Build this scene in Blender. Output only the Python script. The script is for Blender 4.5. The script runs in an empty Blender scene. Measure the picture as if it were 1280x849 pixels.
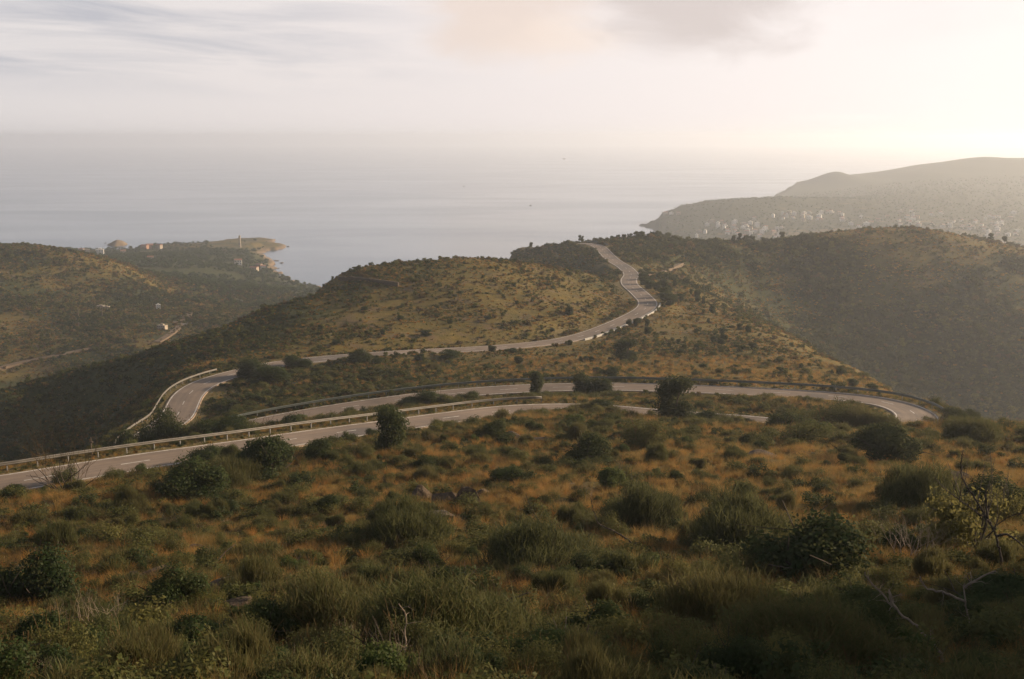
import bpy, math, random
import numpy as np
from mathutils import Vector, kdtree

R = math.radians
random.seed(11)
rng = np.random.default_rng(7)
sc = bpy.context.scene
C = sc.collection

# ------------------------------------------------------------------ camera maths
CAMH = 130.0                      # metres above the sea
FPX = 1372.0                      # focal length in photo pixels (1280 wide)
PITCH = math.atan((424.5 - 172.0) / FPX)
cp, sp = math.cos(PITCH), math.sin(PITCH)


def ray(px, py):
    u, v = (px - 640.0) / FPX, (424.5 - py) / FPX
    d = np.array([u, cp + v * sp, v * cp - sp])
    return d / d[1]


def W(px, py, D):
    """world point seen at a photo pixel at ground distance D"""
    d = ray(px, py)
    return np.array([d[0] * D, D, CAMH + d[2] * D])


def sea(px, py):
    d = ray(px, py)
    D = -CAMH / d[2]
    return np.array([d[0] * D, D])


# ------------------------------------------------------------------ noise
def _hash(ix, iy, seed):
    h = (ix.astype(np.int64) * 374761393 + iy.astype(np.int64) * 668265263 + seed * 974711) & 0xFFFFFFFF
    h = ((h ^ (h >> 13)) * 1274126177) & 0xFFFFFFFF
    h = (h ^ (h >> 16)) & 0xFFFF
    return h / 65535.0


def vnoise(x, y, seed=0):
    x0, y0 = np.floor(x), np.floor(y)
    fx, fy = x - x0, y - y0
    fx, fy = fx * fx * (3 - 2 * fx), fy * fy * (3 - 2 * fy)
    a, b = _hash(x0, y0, seed), _hash(x0 + 1, y0, seed)
    c, d = _hash(x0, y0 + 1, seed), _hash(x0 + 1, y0 + 1, seed)
    return (a * (1 - fx) + b * fx) * (1 - fy) + (c * (1 - fx) + d * fx) * fy - 0.5


def smooth(a, b, x):
    t = np.clip((x - a) / (b - a), 0, 1)
    return t * t * (3 - 2 * t)


# ------------------------------------------------------------------ the road's centre line
ROAD_PX = [(-420, 648, 84), (-240, 628, 86), (-100, 611, 88), (0, 600, 91), (100, 585.5, 96), (200, 572, 102), (300, 558, 109), (400, 544, 118),
           (480, 532.5, 126), (560, 523, 135), (640, 515.5, 143), (730, 514, 146), (800, 518, 144), (880, 523, 141), (940, 527, 139),
           (1000, 531, 136), (1060, 534, 134), (1112, 533, 136), (1146, 526, 143), (1140, 515.5, 153), (1108, 505.5, 162),
           (1050, 497.5, 168), (960, 490.5, 173), (860, 485.5, 177), (760, 483.5, 180), (660, 485.5, 180), (560, 492, 177),
           (450, 506, 171), (345, 524.5, 164), (285, 538, 159), (245, 547, 155), (214, 555.5, 152), (196, 560, 151.5), (184, 560.5, 153), (180, 556, 157), (187, 548, 163),
           (201, 538, 171), (219, 525, 179), (227.5, 508, 189), (235, 494, 198), (249, 482, 206), (270, 473, 213), (294, 467, 219), (322, 460.5, 225), (355, 454, 232), (400, 448.5, 238), (460, 444, 245),
           (530, 439, 252), (600, 436, 259), (660, 431.5, 267), (715, 424, 277), (760, 409, 293), (800, 390, 314), (810, 379, 329), (801, 368, 347),
           (788, 356, 372), (786, 350, 392), (789, 343, 410), (781, 334, 430), (767, 325.5, 452), (757, 316, 478), (750, 309, 500),
           (741, 304.5, 516), (728, 303.5, 530), (705, 305, 545), (660, 310, 560)]


def catmull(P, step):
    P = np.array(P)
    out = []
    for i in range(len(P) - 1):
        p0, p1, p2, p3 = P[max(i - 1, 0)], P[i], P[i + 1], P[min(i + 2, len(P) - 1)]
        n = max(2, int(np.linalg.norm(p2 - p1) / step))
        for k in range(n):
            t = k / n
            out.append(0.5 * (2 * p1 + (p2 - p0) * t + (2 * p0 - 5 * p1 + 4 * p2 - p3) * t * t + (3 * p1 - p0 - 3 * p2 + p3) * t ** 3))
    out.append(P[-1])
    return np.array(out)


def resample(pts, step):
    s = np.r_[0, np.cumsum(np.linalg.norm(np.diff(pts[:, :2], axis=0), axis=1))]
    t = np.arange(0, s[-1], step)
    return np.stack([np.interp(t, s, pts[:, i]) for i in range(3)], 1)


def gsmooth(a, sig):
    n = min(int(sig * 3), len(a) - 1)
    k = np.exp(-0.5 * (np.arange(-n, n + 1) / sig) ** 2)
    k /= k.sum()
    pad = np.r_[2 * a[0] - a[n:0:-1], a, 2 * a[-1] - a[-2:-n - 2:-1]]
    return np.convolve(pad, k, 'valid')


road = resample(catmull([W(*p) for p in ROAD_PX], 0.5), 1.0)
road[:, 2] = gsmooth(road[:, 2], 12)
road[:, 0], road[:, 1] = gsmooth(road[:, 0], 2.5), gsmooth(road[:, 1], 2.5)
road = resample(road, 1.0)
NR = len(road)
tang = np.gradient(road[:, :2], axis=0)
tang /= np.linalg.norm(tang, axis=1)[:, None]
left = np.stack([-tang[:, 1], tang[:, 0]], 1)
rkd = kdtree.KDTree(NR)
for i, p in enumerate(road):
    rkd.insert((p[0], p[1], 0), i)
rkd.balance()


def ridx(px, py, lo=0, hi=None):
    """sample of the road that is seen nearest to a photo pixel"""
    hi = hi or NR
    q = road[lo:hi]
    D = q[:, 1]
    dz = q[:, 2] - CAMH
    fwd = D * cp - dz * sp
    up = D * sp + dz * cp
    x = 640 + FPX * q[:, 0] / fwd
    y = 424.5 - FPX * up / fwd
    return lo + int(np.argmin((x - px) ** 2 + (y - py) ** 2))


# ------------------------------------------------------------------ terrain from measured heights
CT = []                                            # (X, Y, Z)


def pc(*pts):
    for p in pts:
        CT.append(tuple(W(*p)))


def wc(*pts):
    for x, y, z in pts:
        CT.append((x, y, CAMH + z))


PROF = [(-20, 1.5), (-8, -0.4), (0, -2.6), (8, -5.6), (14, -7.9), (20, -10.1), (35, -15.0), (60, -21.0), (90, -26.6)]
for D, z in PROF:
    for k in (-0.9, -0.45, 0, 0.45, 0.9):
        X = k * (D + 22)
        dz = (-0.035 * max(0, -X) if D > 30 else 0) - (0.02 * max(0, X) if D > 60 else 0)
        wc((X, D, z + dz))
pc((640, 527, 118), (800, 527, 122), (300, 572, 96), (450, 548, 108), (100, 601, 86))
pc((1280, 536, 116), (1200, 530, 122), (1320, 540, 112), (1240, 545, 106), (1160, 545, 110))
wc((90, 160, -54), (110, 220, -82), (95, 200, -70), (80, 165, -49), (80, 140, -42), (105, 125, -42), (140, 120, -44), (150, 200, -85), (200, 200, -95))
# left ravine and the shaded flank of the middle hill
wc((-80, 130, -54), (-100, 160, -68), (-112, 200, -74), (-40, 128, -38), (-62, 140, -47), (-78, 170, -58), (-150, 150, -72), (-160, 240, -85), (-200, 120, -70))
pc((0, 585, 214), (0, 545, 240), (50, 560, 225), (60, 510, 256), (100, 530, 236), (100, 565, 204), (150, 500, 240), (140, 535, 205), (170, 520, 205))
pc((200, 430, 276), (165, 443, 270), (130, 456, 266), (60, 476, 260), (0, 490, 256), (230, 455, 245), (190, 475, 235), (250, 448, 250))
wc((-140, 310, -84), (-115, 340, -84), (-85, 370, -78), (-60, 400, -74), (-180, 300, -90), (-70, 330, -62))
# middle hill
pc((330, 388, 312), (270, 410, 292), (400, 356, 335), (430, 345, 342), (480, 335, 345), (560, 325, 347), (610, 325, 350), (650, 330, 354), (720, 337, 372))
pc((600, 360, 312), (500, 370, 305), (620, 400, 285), (520, 410, 272), (420, 390, 290), (400, 425, 256), (330, 435, 250), (320, 415, 272), (700, 360, 335), (740, 385, 315), (680, 405, 288), (770, 365, 348))
wc((-20, 415, -57), (-60, 395, -60), (20, 430, -60), (45, 430, -58), (-30, 520, -82), (-30, 650, -100), (30, 640, -100), (0, 850, -124))
# between the loops
pc((300, 500, 185), (400, 480, 205), (500, 462, 220), (650, 458, 222), (320, 480, 205), (560, 475, 200), (760, 462, 215), (450, 520, 148), (600, 503, 160), (750, 498, 162), (900, 505, 155), (1000, 512, 150))
# golden spur
pc((880, 375, 360), (920, 390, 340), (950, 402, 322), (1000, 428, 288), (1050, 456, 250), (1090, 480, 222), (1112, 496, 202), (900, 430, 268), (780, 440, 252), (860, 405, 305), (840, 380, 338), (950, 450, 240), (850, 460, 226), (1000, 470, 215), (860, 355, 372), (830, 345, 395))
wc((95, 300, -66), (110, 270, -74), (115, 345, -78), (100, 400, -72))
# far right hill: crest and its near flank
pc((660, 326, 486), (700, 316, 500), (725, 309, 510), (690, 335, 465), (770, 302, 520), (800, 299, 530), (850, 304, 545), (900, 304, 555), (970, 301, 565), (1030, 294, 565), (1080, 291, 562), (1130, 290, 560), (1170, 295, 556), (1210, 305, 552), (1250, 316, 548), (1280, 322, 545), (1350, 345, 540))
pc((640, 332, 488), (620, 338, 490), (600, 345, 500), (655, 329, 520), (640, 336, 530))
pc((820, 325, 470), (870, 325, 500), (900, 345, 500), (950, 330, 525), (950, 375, 490), (1000, 410, 470), (1050, 440, 455), (1100, 350, 512), (1100, 420, 472), (1110, 475, 445), (1200, 360, 508), (1200, 430, 466), (1200, 485, 440), (1280, 380, 502), (1280, 440, 462), (1280, 505, 430), (1180, 515, 425), (1340, 450, 460))
wc((150, 350, -103), (180, 330, -106), (230, 350, -112), (120, 300, -90))
wc((60, 640, -88), (150, 680, -85), (250, 700, -85), (330, 700, -95), (100, 800, -112), (250, 850, -115), (420, 850, -118), (0, 950, -136), (200, 1000, -136), (500, 1000, -128), (700, 700, -100), (700, 1000, -120))
# left valley, its hill and the wooded cape
pc((230, 396, 560), (225, 405, 545), (290, 372, 700), (262, 380, 640), (100, 435, 475), (0, 457, 450), (0, 400, 540), (0, 350, 610), (0, 312, 680), (60, 311, 680), (100, 319, 685), (150, 331, 690), (175, 340, 695), (120, 370, 620), (200, 365, 690), (60, 390, 555), (160, 415, 505), (50, 345, 630), (250, 352, 820), (-60, 308, 690), (-200, 300, 680), (-150, 400, 500), (-100, 460, 430))
pc((200, 331, 900), (300, 332, 1000), (180, 323, 1000), (280, 318, 1090), (340, 347, 980), (320, 360, 860), (345, 360, 900), (240, 320, 1040), (290, 309, 1230), (330, 303, 1310), (300, 302, 1330), (350, 306, 1320), (120, 325, 1000), (80, 325, 1000), (0, 325, 1000), (-150, 325, 1000), (130, 320, 1150), (160, 320, 1150), (190, 316.5, 1180), (250, 335, 900), (310, 345, 920))
wc((-150, 800, -112), (-300, 800, -95), (-120, 700, -107))
# far right headland
pc((815, 281, 1610), (840, 270, 1650), (890, 260, 1690), (940, 252, 1730), (975, 247.5, 1770), (1000, 258, 1740), (1030, 270, 1650), (930, 280, 1520), (880, 280, 1550), (1000, 285, 1480), (1100, 265, 1650), (1200, 270, 1620), (1280, 290, 1450), (1100, 285, 1460), (1180, 285, 1460))
pc((985, 245, 2450), (1010, 235, 2600), (1035, 227, 2680), (1046, 223, 2700), (1052, 223.5, 2700), (1058, 227.5, 2700), (1075, 223, 2720), (1090, 218.5, 2750), (1120, 212.5, 2780), (1160, 208, 2800), (1190, 200.5, 2820), (1230, 198.5, 2840), (1280, 198, 2850), (1400, 200, 2850), (1100, 240, 2150), (1200, 235, 2200), (1280, 235, 2200), (1040, 250, 2150), (1400, 240, 2200), (1010, 248, 2150), (985, 252, 2000))
wc((700, 3050, -131), (1300, 3250, -110), (1800, 3200, -90), (1600, 2000, -90), (1600, 1400, -110), (400, 2100, -125), (2500, 2500, -60))
wc((-900, 600, -60), (-600, 400, -50), (-400, 150, -55), (-300, 0, -20), (400, 300, -70), (600, 450, -55), (300, 100, -50), (900, 700, -70))
# unseen knoll added out of the picture on the right, to shade the near slope
wc((92, 50, 24), (92, 58, 20), (88, 36, 21), (92, 67, 10), (92, 80, -8), (66, 26, -2), (68, 50, -3), (110, 5, 15), (112, 30, 23), (120, 50, 20), (130, 36, 20), (60, 0, -2.5), (64, 48, -10), (200, 0, 12))
ci = np.arange(0, NR, 7)
CT += [tuple(p) for p in road[ci]]
CT = np.array(CT)
YO = 25.0


def warp(X, Y):
    return np.stack([X / (Y + YO), np.log(Y + YO)], -1)


def kern(d2):
    return -np.power(d2 + 1e-6, 0.8)


cw = warp(CT[:, 0], CT[:, 1])
nC = len(CT)
d2 = ((cw[:, None, :] - cw[None]) ** 2).sum(-1)
A = np.zeros((nC + 3, nC + 3))
A[:nC, :nC] = kern(d2) + np.eye(nC) * 0.0006
A[:nC, nC] = 1
A[:nC, nC + 1:] = cw
A[nC:, :nC] = A[:nC, nC:].T
# fit the drop divided by distance, so near and far count alike
tv = (CT[:, 2] - CAMH) / (CT[:, 1] + YO)
sol = np.linalg.solve(A, np.r_[tv, 0, 0, 0])


def base_height(X, Y):
    q = warp(X.ravel(), Y.ravel())
    out = np.empty(len(q))
    for s in range(0, len(q), 20000):
        b = q[s:s + 20000]
        e = ((b[:, None, 0] - cw[None, :, 0]) ** 2 + (b[:, None, 1] - cw[None, :, 1]) ** 2)
        out[s:s + 20000] = kern(e) @ sol[:nC] + sol[nC] + b @ sol[nC + 1:]
    return (out.reshape(X.shape)) * (Y + YO) + CAMH


# coast: land polygons at sea level
def inside_dist(X, Y, poly):
    poly = np.array(poly)
    ins = np.zeros(X.shape, bool)
    dist = np.full(X.shape, 1e9)
    n = len(poly)
    for i in range(n):
        (x1, y1), (x2, y2) = poly[i], poly[(i + 1) % n]
        dx, dy = x2 - x1, y2 - y1
        t = np.clip(((X - x1) * dx + (Y - y1) * dy) / (dx * dx + dy * dy + 1e-9), 0, 1)
        dist = np.minimum(dist, np.hypot(X - x1 - t * dx, Y - y1 - t * dy))
        cond = ((y1 > Y) != (y2 > Y)) & (X < dx * (Y - y1) / (dy + 1e-12) + x1)
        ins ^= cond
    return np.where(ins, dist, -dist)


LEFT_COAST = [(-900, -50), (-900, 1200)] + [tuple(sea(*p)) for p in
    [(-300, 313), (0, 313), (60, 312.5), (80, 314), (100, 313), (123, 314), (136, 315.5), (164, 315.5), (176, 311.5), (190, 309), (210, 309), (240, 309), (258, 306), (272, 302.5), (290, 300), (312, 298.8),
     (330, 298.5), (346, 302), (350, 305), (357, 308), (343, 313), (328, 315.5), (324, 318), (333, 322), (340, 328), (337, 336), (350, 344), (362, 351), (420, 366)]] + [(-60, 820), (40, 800), (150, 860), (350, 930), (700, 980), (1500, 1000), (2600, 1000), (2600, -50)]
RIGHT_COAST = [tuple(sea(*p)) for p in [(808, 284.5), (822, 291), (838, 297), (852, 301), (880, 306), (930, 309), (1000, 312), (1100, 316), (1280, 318), (1500, 320)]] + [
    (2600, 1300), (2600, 3600), (1500, 3600), (1000, 3250), (730, 2900), (560, 2400), (400, 2050), (300, 1850), (226, 1720), (190, 1640)]
ISLE = [tuple(sea(*p)) for p in [(133, 307), (138, 305), (146, 304.2), (156, 304.2), (161, 305.5), (155, 307.5), (143, 308.5)]]

NU, NV = 860, 1000
cc = np.linspace(-1, 1, NU)
ucol = 0.60 * cc + 1.3 * cc ** 5
vrow = np.linspace(math.log(5.0), math.log(3300 + YO), NV)
UU, VV = np.meshgrid(ucol, vrow)
GY = np.exp(VV) - YO
GX = UU * (GY + YO)
GZ = base_height(GX, GY)
spacing = (GY + YO) * (vrow[1] - vrow[0])
near = smooth(160, 60, GY)
for lam, amp in ((90, 2.2), (40, 1.3), (18, 0.8), (8, 0.75), (3.5, 0.45), (1.5, 0.20), (0.7, 0.07)):
    th = lam * 0.7
    nx, ny = GX * math.cos(th) - GY * math.sin(th), GX * math.sin(th) + GY * math.cos(th)
    a = amp * smooth(lam / 2.0, lam / 5.0, spacing) * (1.0 if lam < 30 else smooth(60, 260, GY))
    if lam > 15:
        a = a * smooth(40, 200, GY)
    GZ += a * vnoise(nx / lam, ny / lam, int(lam * 10))
GZ += smooth(1500, 2000, GY) * (7 * vnoise(GX / 230, GY / 500, 91) + 6 * vnoise(GX / 80, GY / 200, 92)) * smooth(4, 30, GZ)
for kx, ky, kd, kh, kr in ((1046, 223, 2700, 13, 34), (1030, 228, 2680, 5, 40)):
    kp = W(kx, ky, kd)
    GZ += kh * np.exp(-((GX - kp[0]) ** 2 + ((GY - kp[1]) * .5) ** 2) / (2 * kr * kr))
# coast
sdL, sdR, sdI = (inside_dist(GX, GY, p) for p in (LEFT_COAST, RIGHT_COAST, ISLE))
jag = vnoise(GX / 14, GY / 14, 5) * 16 + vnoise(GX / 5, GY / 5, 6) * 7
sd = np.maximum(sdL, sdR) + jag * smooth(60, 0, np.abs(np.maximum(sdL, sdR)))
landz = np.maximum(GZ, 2.0 + 0.03 * np.clip(sd, 0, 100))
coast_far = smooth(700, 800, GY)
shore = np.where(sd > 0, 0.6 + (landz - 0.6) * smooth(0, 26, sd) + 0.9 * smooth(0, 2, sd), np.maximum(-6.0, sd * 0.5))
GZ = GZ * (1 - coast_far) + shore * coast_far
GZ = np.where(sdI > -30, np.maximum(GZ, np.where(sdI > 0, 1.2 + 5.0 * smooth(0, 12, sdI) + vnoise(GX / 6, GY / 6, 9) * 2, -4)), GZ)
# road bench
sel = np.argwhere((GY < 640) & (GY > 60) & (np.abs(GX) < 190))
RD = np.full(GX.shape, 99.0)
for i, j in sel:
    co, k, d = rkd.find((GX[i, j], GY[i, j], 0))
    if d < 14:
        RD[i, j] = d
        h = road[k, 2] - 0.16 - 0.04 * max(0, d - 4.2)
        t = min(1, max(0, (d - 5.0) / 7.5))
        t = t * t * (3 - 2 * t)
        GZ[i, j] = h * (1 - t) + GZ[i, j] * t


k_c, k_d = ridx(470, 534, 0, NR // 2), ridx(1010, 531, 0, NR // 2)
k_a, k_b = ridx(335, 456, NR // 2), ridx(640, 433, NR // 2)
for i, j in sel:
    d = RD[i, j]
    if 3.3 < d < 12 and 110 < GY[i, j] < 152:
        co, k, _ = rkd.find((GX[i, j], GY[i, j], 0))
        if k_c < k < k_d and (GX[i, j] - road[k, 0]) * left[k, 0] + (GY[i, j] - road[k, 1]) * left[k, 1] < 0:
            e_ = min(1, (k - k_c) / 20, (k_d - k) / 10)
            GZ[i, j] += e_ * (.55 + .25 * math.sin(k * .37) + .15 * math.sin(k * .9)) * float(smooth(3.3, 4.8, d) * smooth(12, 6.5, d))
    if 3.6 < d < 13 and GY[i, j] > 205:
        co, k, _ = rkd.find((GX[i, j], GY[i, j], 0))
        if k_a < k < k_b and (GX[i, j] - road[k, 0]) * left[k, 0] + (GY[i, j] - road[k, 1]) * left[k, 1] < 0:
            e_ = min(1, (k - k_a) / 12, (k_b - k) / 25)
            GZ[i, j] += e_ * (.75 + .25 * math.sin(k * .31) + .2 * math.sin(k * .13)) * float(smooth(3.6, 5.2, d) * smooth(13, 7, d))


def gcoord(X, Y):
    v = np.log(np.maximum(Y + YO, 5.01))
    u = X / (Y + YO)
    fi = np.clip((v - vrow[0]) / (vrow[1] - vrow[0]), 0, NV - 1.001)
    fj = np.clip(np.interp(u, ucol, np.arange(NU)), 0, NU - 1.001)
    return fi, fj


def gsample(F, X, Y):
    fi, fj = gcoord(np.asarray(X, float), np.asarray(Y, float))
    i, j = fi.astype(int), fj.astype(int)
    a, b = fi - i, fj - j
    return (F[i, j] * (1 - b) + F[i, j + 1] * b) * (1 - a) + (F[i + 1, j] * (1 - b) + F[i + 1, j + 1] * b) * a


def H(X, Y):
    return gsample(GZ, X, Y)


def pick(px, py, dmin=4.0, dmax=3000):
    """the ground point seen at a photo pixel"""
    d = ray(px, py)
    D = np.exp(np.linspace(math.log(dmin), math.log(dmax), 5000))
    z = CAMH + d[2] * D
    g = H(d[0] * D, D)
    k = np.argmax(z < g)
    if z[k] >= g[k]:
        k = len(D) - 1
    return float(d[0] * D[k]), float(D[k]), float(g[k])


def road_dist(x, y):
    return rkd.find((x, y, 0))[2]


# how dry and how sunlit the ground cover is painted (0 green scrub .. 1 golden grass), measured over the picture
DRY_LIT = [(640, 600, .6), (300, 650, .5), (1000, 620, .75), (200, 620, .5), (420, 640, .6), (560, 690, .6), (900, 760, .5), (330, 700, .6), (150, 760, .55), (760, 660, .7), (60, 680, .4), (1040, 590, .8), (860, 600, .75), (1200, 590, .95), (1240, 550, .6), (900, 640, .75), (100, 700, .5), (640, 800, .3), (1100, 760, .3), (480, 600, .6), (700, 540, .55),
       (560, 350, .85), (480, 380, .7), (660, 370, .9), (600, 420, .75), (400, 380, .65), (340, 400, .45), (300, 430, .35), (430, 425, .6), (500, 455, .35), (400, 470, .2), (350, 495, .12), (620, 465, .45), (760, 455, .85),
       (720, 500, .55), (900, 500, .6), (850, 440, .95), (950, 440, 1.0), (1040, 470, 1.0), (860, 390, .85), (900, 360, .6), (840, 330, .5), (770, 310, .25), (700, 325, .05), (930, 320, .4), (1000, 330, .35),
       (1000, 296, .7), (1130, 296, .85), (1200, 310, .9), (1050, 350, .35), (1000, 400, .18), (1100, 430, .1), (1200, 380, .2), (1200, 470, .08), (1260, 350, .3), (1270, 450, .1),  # right hill: sunlit top band painted in as golden, shaded flank as dark green
       (100, 500, .1), (60, 540, .05), (200, 460, .2), (180, 510, .15), (0, 560, .05), (240, 430, .3), (0, 340, .5), (80, 340, .6), (150, 335, .7), (30, 400, .5), (20, 445, .7), (100, 440, .55), (130, 400, .35), (200, 370, .25), (250, 350, .1), (300, 325, .1), (180, 330, .1), (250, 385, .35), (330, 303, .7), (340, 310, .6),
       (880, 275, .2), (1000, 280, .3), (1100, 220, .2), (1200, 210, .2), (1200, 260, .2)]
dw, dv = [], []
for px, py, v in DRY_LIT:
    x, y, z = pick(px, py)
    dw.append(warp(np.array(x), np.array(y)))
    dv.append(v)
dw, dv = np.array(dw), np.array(dv)


def dry_lit(X, Y):
    q = warp(np.asarray(X, float).ravel(), np.asarray(Y, float).ravel())
    num = np.zeros(len(q))
    den = np.zeros(len(q))
    for k in range(len(dv)):
        w = 1.0 / (((q[:, 0] - dw[k, 0]) ** 2 + (q[:, 1] - dw[k, 1]) ** 2) + 3e-4) ** 1.5
        num += w * dv[k]
        den += w
    return (num / den).reshape(np.shape(X))


GD = dry_lit(GX, GY)
GD = np.clip(GD + 0.5 * vnoise(GX / 30, GY / 30, 31) * smooth(40, 200, GY) + 0.35 * vnoise(GX / 9, GY / 9, 32), 0, 1)
sand = smooth(9, 2, sdL + jag) * smooth(700, 800, GY) * (sdL + jag > -3) * (GX < 0)
sand = np.maximum(sand, (sdI > -4) * 0.8)

# ------------------------------------------------------------------ materials
def mat(name):
    m = bpy.data.materials.new(name)
    m.use_nodes = True
    nt = m.node_tree
    for n in list(nt.nodes):
        nt.nodes.remove(n)
    out = nt.nodes.new('ShaderNodeOutputMaterial')
    return m, nt, out


def N(nt, t, **kw):
    n = nt.nodes.new(t)
    for k, v in kw.items():
        if k in n.inputs:
            n.inputs[k].default_value = v
        else:
            setattr(n, k, v)
    return n


def noise_node(nt, scale, detail=4, rough=0.6, vec=None, dist=0.0):
    n = N(nt, 'ShaderNodeTexNoise')
    n.inputs['Scale'].default_value = scale
    n.inputs['Detail'].default_value = detail
    n.inputs['Roughness'].default_value = rough
    n.inputs['Distortion'].default_value = dist
    if vec is not None:
        nt.links.new(vec, n.inputs['Vector'])
    return n


def ramp(nt, fac, stops):
    r = N(nt, 'ShaderNodeValToRGB')
    e = r.color_ramp.elements
    while len(e) < len(stops):
        e.new(0.5)
    for k, (p, c) in enumerate(stops):
        e[k].position = p
        e[k].color = tuple(c) + (1,) if len(c) == 3 else c
    nt.links.new(fac, r.inputs['Fac'])
    return r


def mixc(nt, a, b, fac, blend='MIX'):
    m = N(nt, 'ShaderNodeMix', data_type='RGBA', blend_type=blend)
    for s, v in ((m.inputs[0], fac), (m.inputs[6], a), (m.inputs[7], b)):
        if hasattr(v, 'is_linked'):
            nt.links.new(v, s)
        elif isinstance(v, (int, float)):
            s.default_value = v
        else:
            s.default_value = tuple(v) + (1,)
    return m.outputs[2]


def math_(nt, op, a, b=0.0, clamp=False):
    m = N(nt, 'ShaderNodeMath', operation=op, use_clamp=clamp)
    for s, v in ((m.inputs[0], a), (m.inputs[1], b)):
        if hasattr(v, 'is_linked'):
            nt.links.new(v, s)
        else:
            s.default_value = v
    return m.outputs[0]


def foliage(name, cols, transl=0.3, rough=0.6, tr_col=None):
    """leaf material: colours vary from plant to plant and from leaf to leaf"""
    m, nt, out = mat(name)
    oi = N(nt, 'ShaderNodeObjectInfo')
    geo = N(nt, 'ShaderNodeNewGeometry')
    f = math_(nt, 'ADD', math_(nt, 'MULTIPLY', oi.outputs['Random'], 0.6), math_(nt, 'MULTIPLY', geo.outputs['Random Per Island'], 0.4))
    n = len(cols)
    r = ramp(nt, f, [(0.08 + 0.84 * k / max(1, n - 1), c) for k, c in enumerate(cols)])
    b = N(nt, 'ShaderNodeBsdfDiffuse', Roughness=0.5)
    t = N(nt, 'ShaderNodeBsdfTranslucent')
    g = N(nt, 'ShaderNodeBsdfGlossy', Roughness=rough)
    g.inputs['Color'].default_value = (0.25, 0.25, 0.22, 1)
    nt.links.new(r.outputs[0], b.inputs['Color'])
    nt.links.new(mixc(nt, r.outputs[0], (1.0, 0.92, 0.5), 0.12), t.inputs['Color'])
    ms = N(nt, 'ShaderNodeMixShader')
    ms.inputs[0].default_value = transl
    nt.links.new(b.outputs[0], ms.inputs[1])
    nt.links.new(t.outputs[0], ms.inputs[2])
    m2 = N(nt, 'ShaderNodeMixShader')
    m2.inputs[0].default_value = 0.04
    nt.links.new(ms.outputs[0], m2.inputs[1])
    nt.links.new(g.outputs[0], m2.inputs[2])
    nt.links.new(m2.outputs[0], out.inputs['Surface'])
    return m


def solid(name, col, rough=0.7, nscale=3.0, var=0.25, metallic=0.0, bump=0.0, spec=0.3):
    m, nt, out = mat(name)
    tc = N(nt, 'ShaderNodeTexCoord')
    n = noise_node(nt, nscale, 5, 0.65, tc.outputs['Object'])
    c = ramp(nt, n.outputs['Fac'], [(0.3, tuple(x * (1 - var) for x in col)), (0.7, tuple(min(1, x * (1 + var)) for x in col))])
    b = N(nt, 'ShaderNodeBsdfPrincipled', Roughness=rough, Metallic=metallic)
    b.inputs['Specular IOR Level'].default_value = spec
    nt.links.new(c.outputs[0], b.inputs['Base Color'])
    if bump:
        bp = N(nt, 'ShaderNodeBump', Strength=bump)
        nt.links.new(n.outputs['Fac'], bp.inputs['Height'])
        nt.links.new(bp.outputs[0], b.inputs['Normal'])
    nt.links.new(b.outputs[0], out.inputs['Surface'])
    return m


M = {}
M['evergreen'] = foliage('evergreen_leaf', [(.016, .032, .010), (.026, .046, .012), (.044, .064, .015)], .25)
M['fresh_green'] = foliage('fresh_leaf', [(.035, .065, .012), (.055, .085, .018), (.07, .10, .02)], .3)  # brighter green leaf colour of the fresh bushes
M['broom'] = foliage('broom_stem_green', [(.016, .028, .008), (.034, .050, .011), (.060, .070, .016), (.085, .066, .022), (.10, .094, .024)], .3)
M['olive'] = foliage('olive_leaf', [(.048, .060, .018), (.082, .088, .024), (.135, .122, .032)], .25)
M['yellow'] = foliage('yellow_leaf', [(.095, .092, .020), (.135, .122, .026), (.165, .142, .034)], .35)
M['drytwig'] = foliage('dry_twig', [(.075, .046, .024), (.125, .078, .036), (.18, .115, .050)], .1)
M['deadwood'] = solid('dead_wood', (.23, .18, .135), .9, 6, .45)
M['darkwood'] = solid('bark', (.055, .042, .032), .9, 5, .4)
M['gold'] = foliage('gold_grass', [(.17, .095, .020), (.28, .155, .034), (.38, .22, .055)], .38)
M['orange'] = foliage('rust_grass', [(.23, .095, .018), (.33, .145, .028), (.42, .20, .045)], .38)
M['tan'] = foliage('tan_grass', [(.14, .095, .034), (.21, .145, .048), (.28, .20, .07)], .3)
M['ggrass'] = foliage('green_grass', [(.045, .060, .012), (.080, .088, .018), (.12, .115, .025)], .3)
M['scrubgreen'] = foliage('scrub_green', [(.024, .036, .010), (.042, .054, .014), (.070, .076, .020)], .2)
M['scrubolive'] = foliage('scrub_olive', [(.055, .066, .014), (.092, .098, .020), (.135, .128, .026)], .2)
M['scrubbrown'] = foliage('scrub_brown', [(.080, .055, .022), (.12, .078, .028), (.165, .105, .036)], .2)
M['pine'] = foliage('pine_needles', [(.026, .050, .014), (.042, .072, .018), (.065, .094, .022)], .25)
M['rock'] = solid('rock', (.080, .056, .036), .95, 7, .6, bump=1.0)
M['galv'] = solid('galvanised_steel', (.125, .115, .102), .6, 1.5, .25, metallic=.15)
M['galvgreen'] = solid('weathered_steel', (.12, .135, .12), .6, 1.5, .2, metallic=.2)
M['post'] = solid('post_steel', (.25, .24, .23), .6, 2, .2, metallic=.3)
M['kerbwhite'] = solid('white_concrete', (.40, .385, .35), .8, 2, .2)
M['wallwhite'] = solid('white_render', (.60, .57, .53), .85, .3, .12)
M['wallcream'] = solid('cream_render', (.36, .30, .235), .85, .3, .12)
M['wallpink'] = solid('terracotta_render', (.32, .19, .13), .85, .3, .15)
M['roof'] = solid('roof_tiles', (.26, .13, .085), .85, 2, .3)
M['glass'] = solid('dark_window', (.03, .035, .04), .15, 1, .1, spec=.5)
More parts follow.
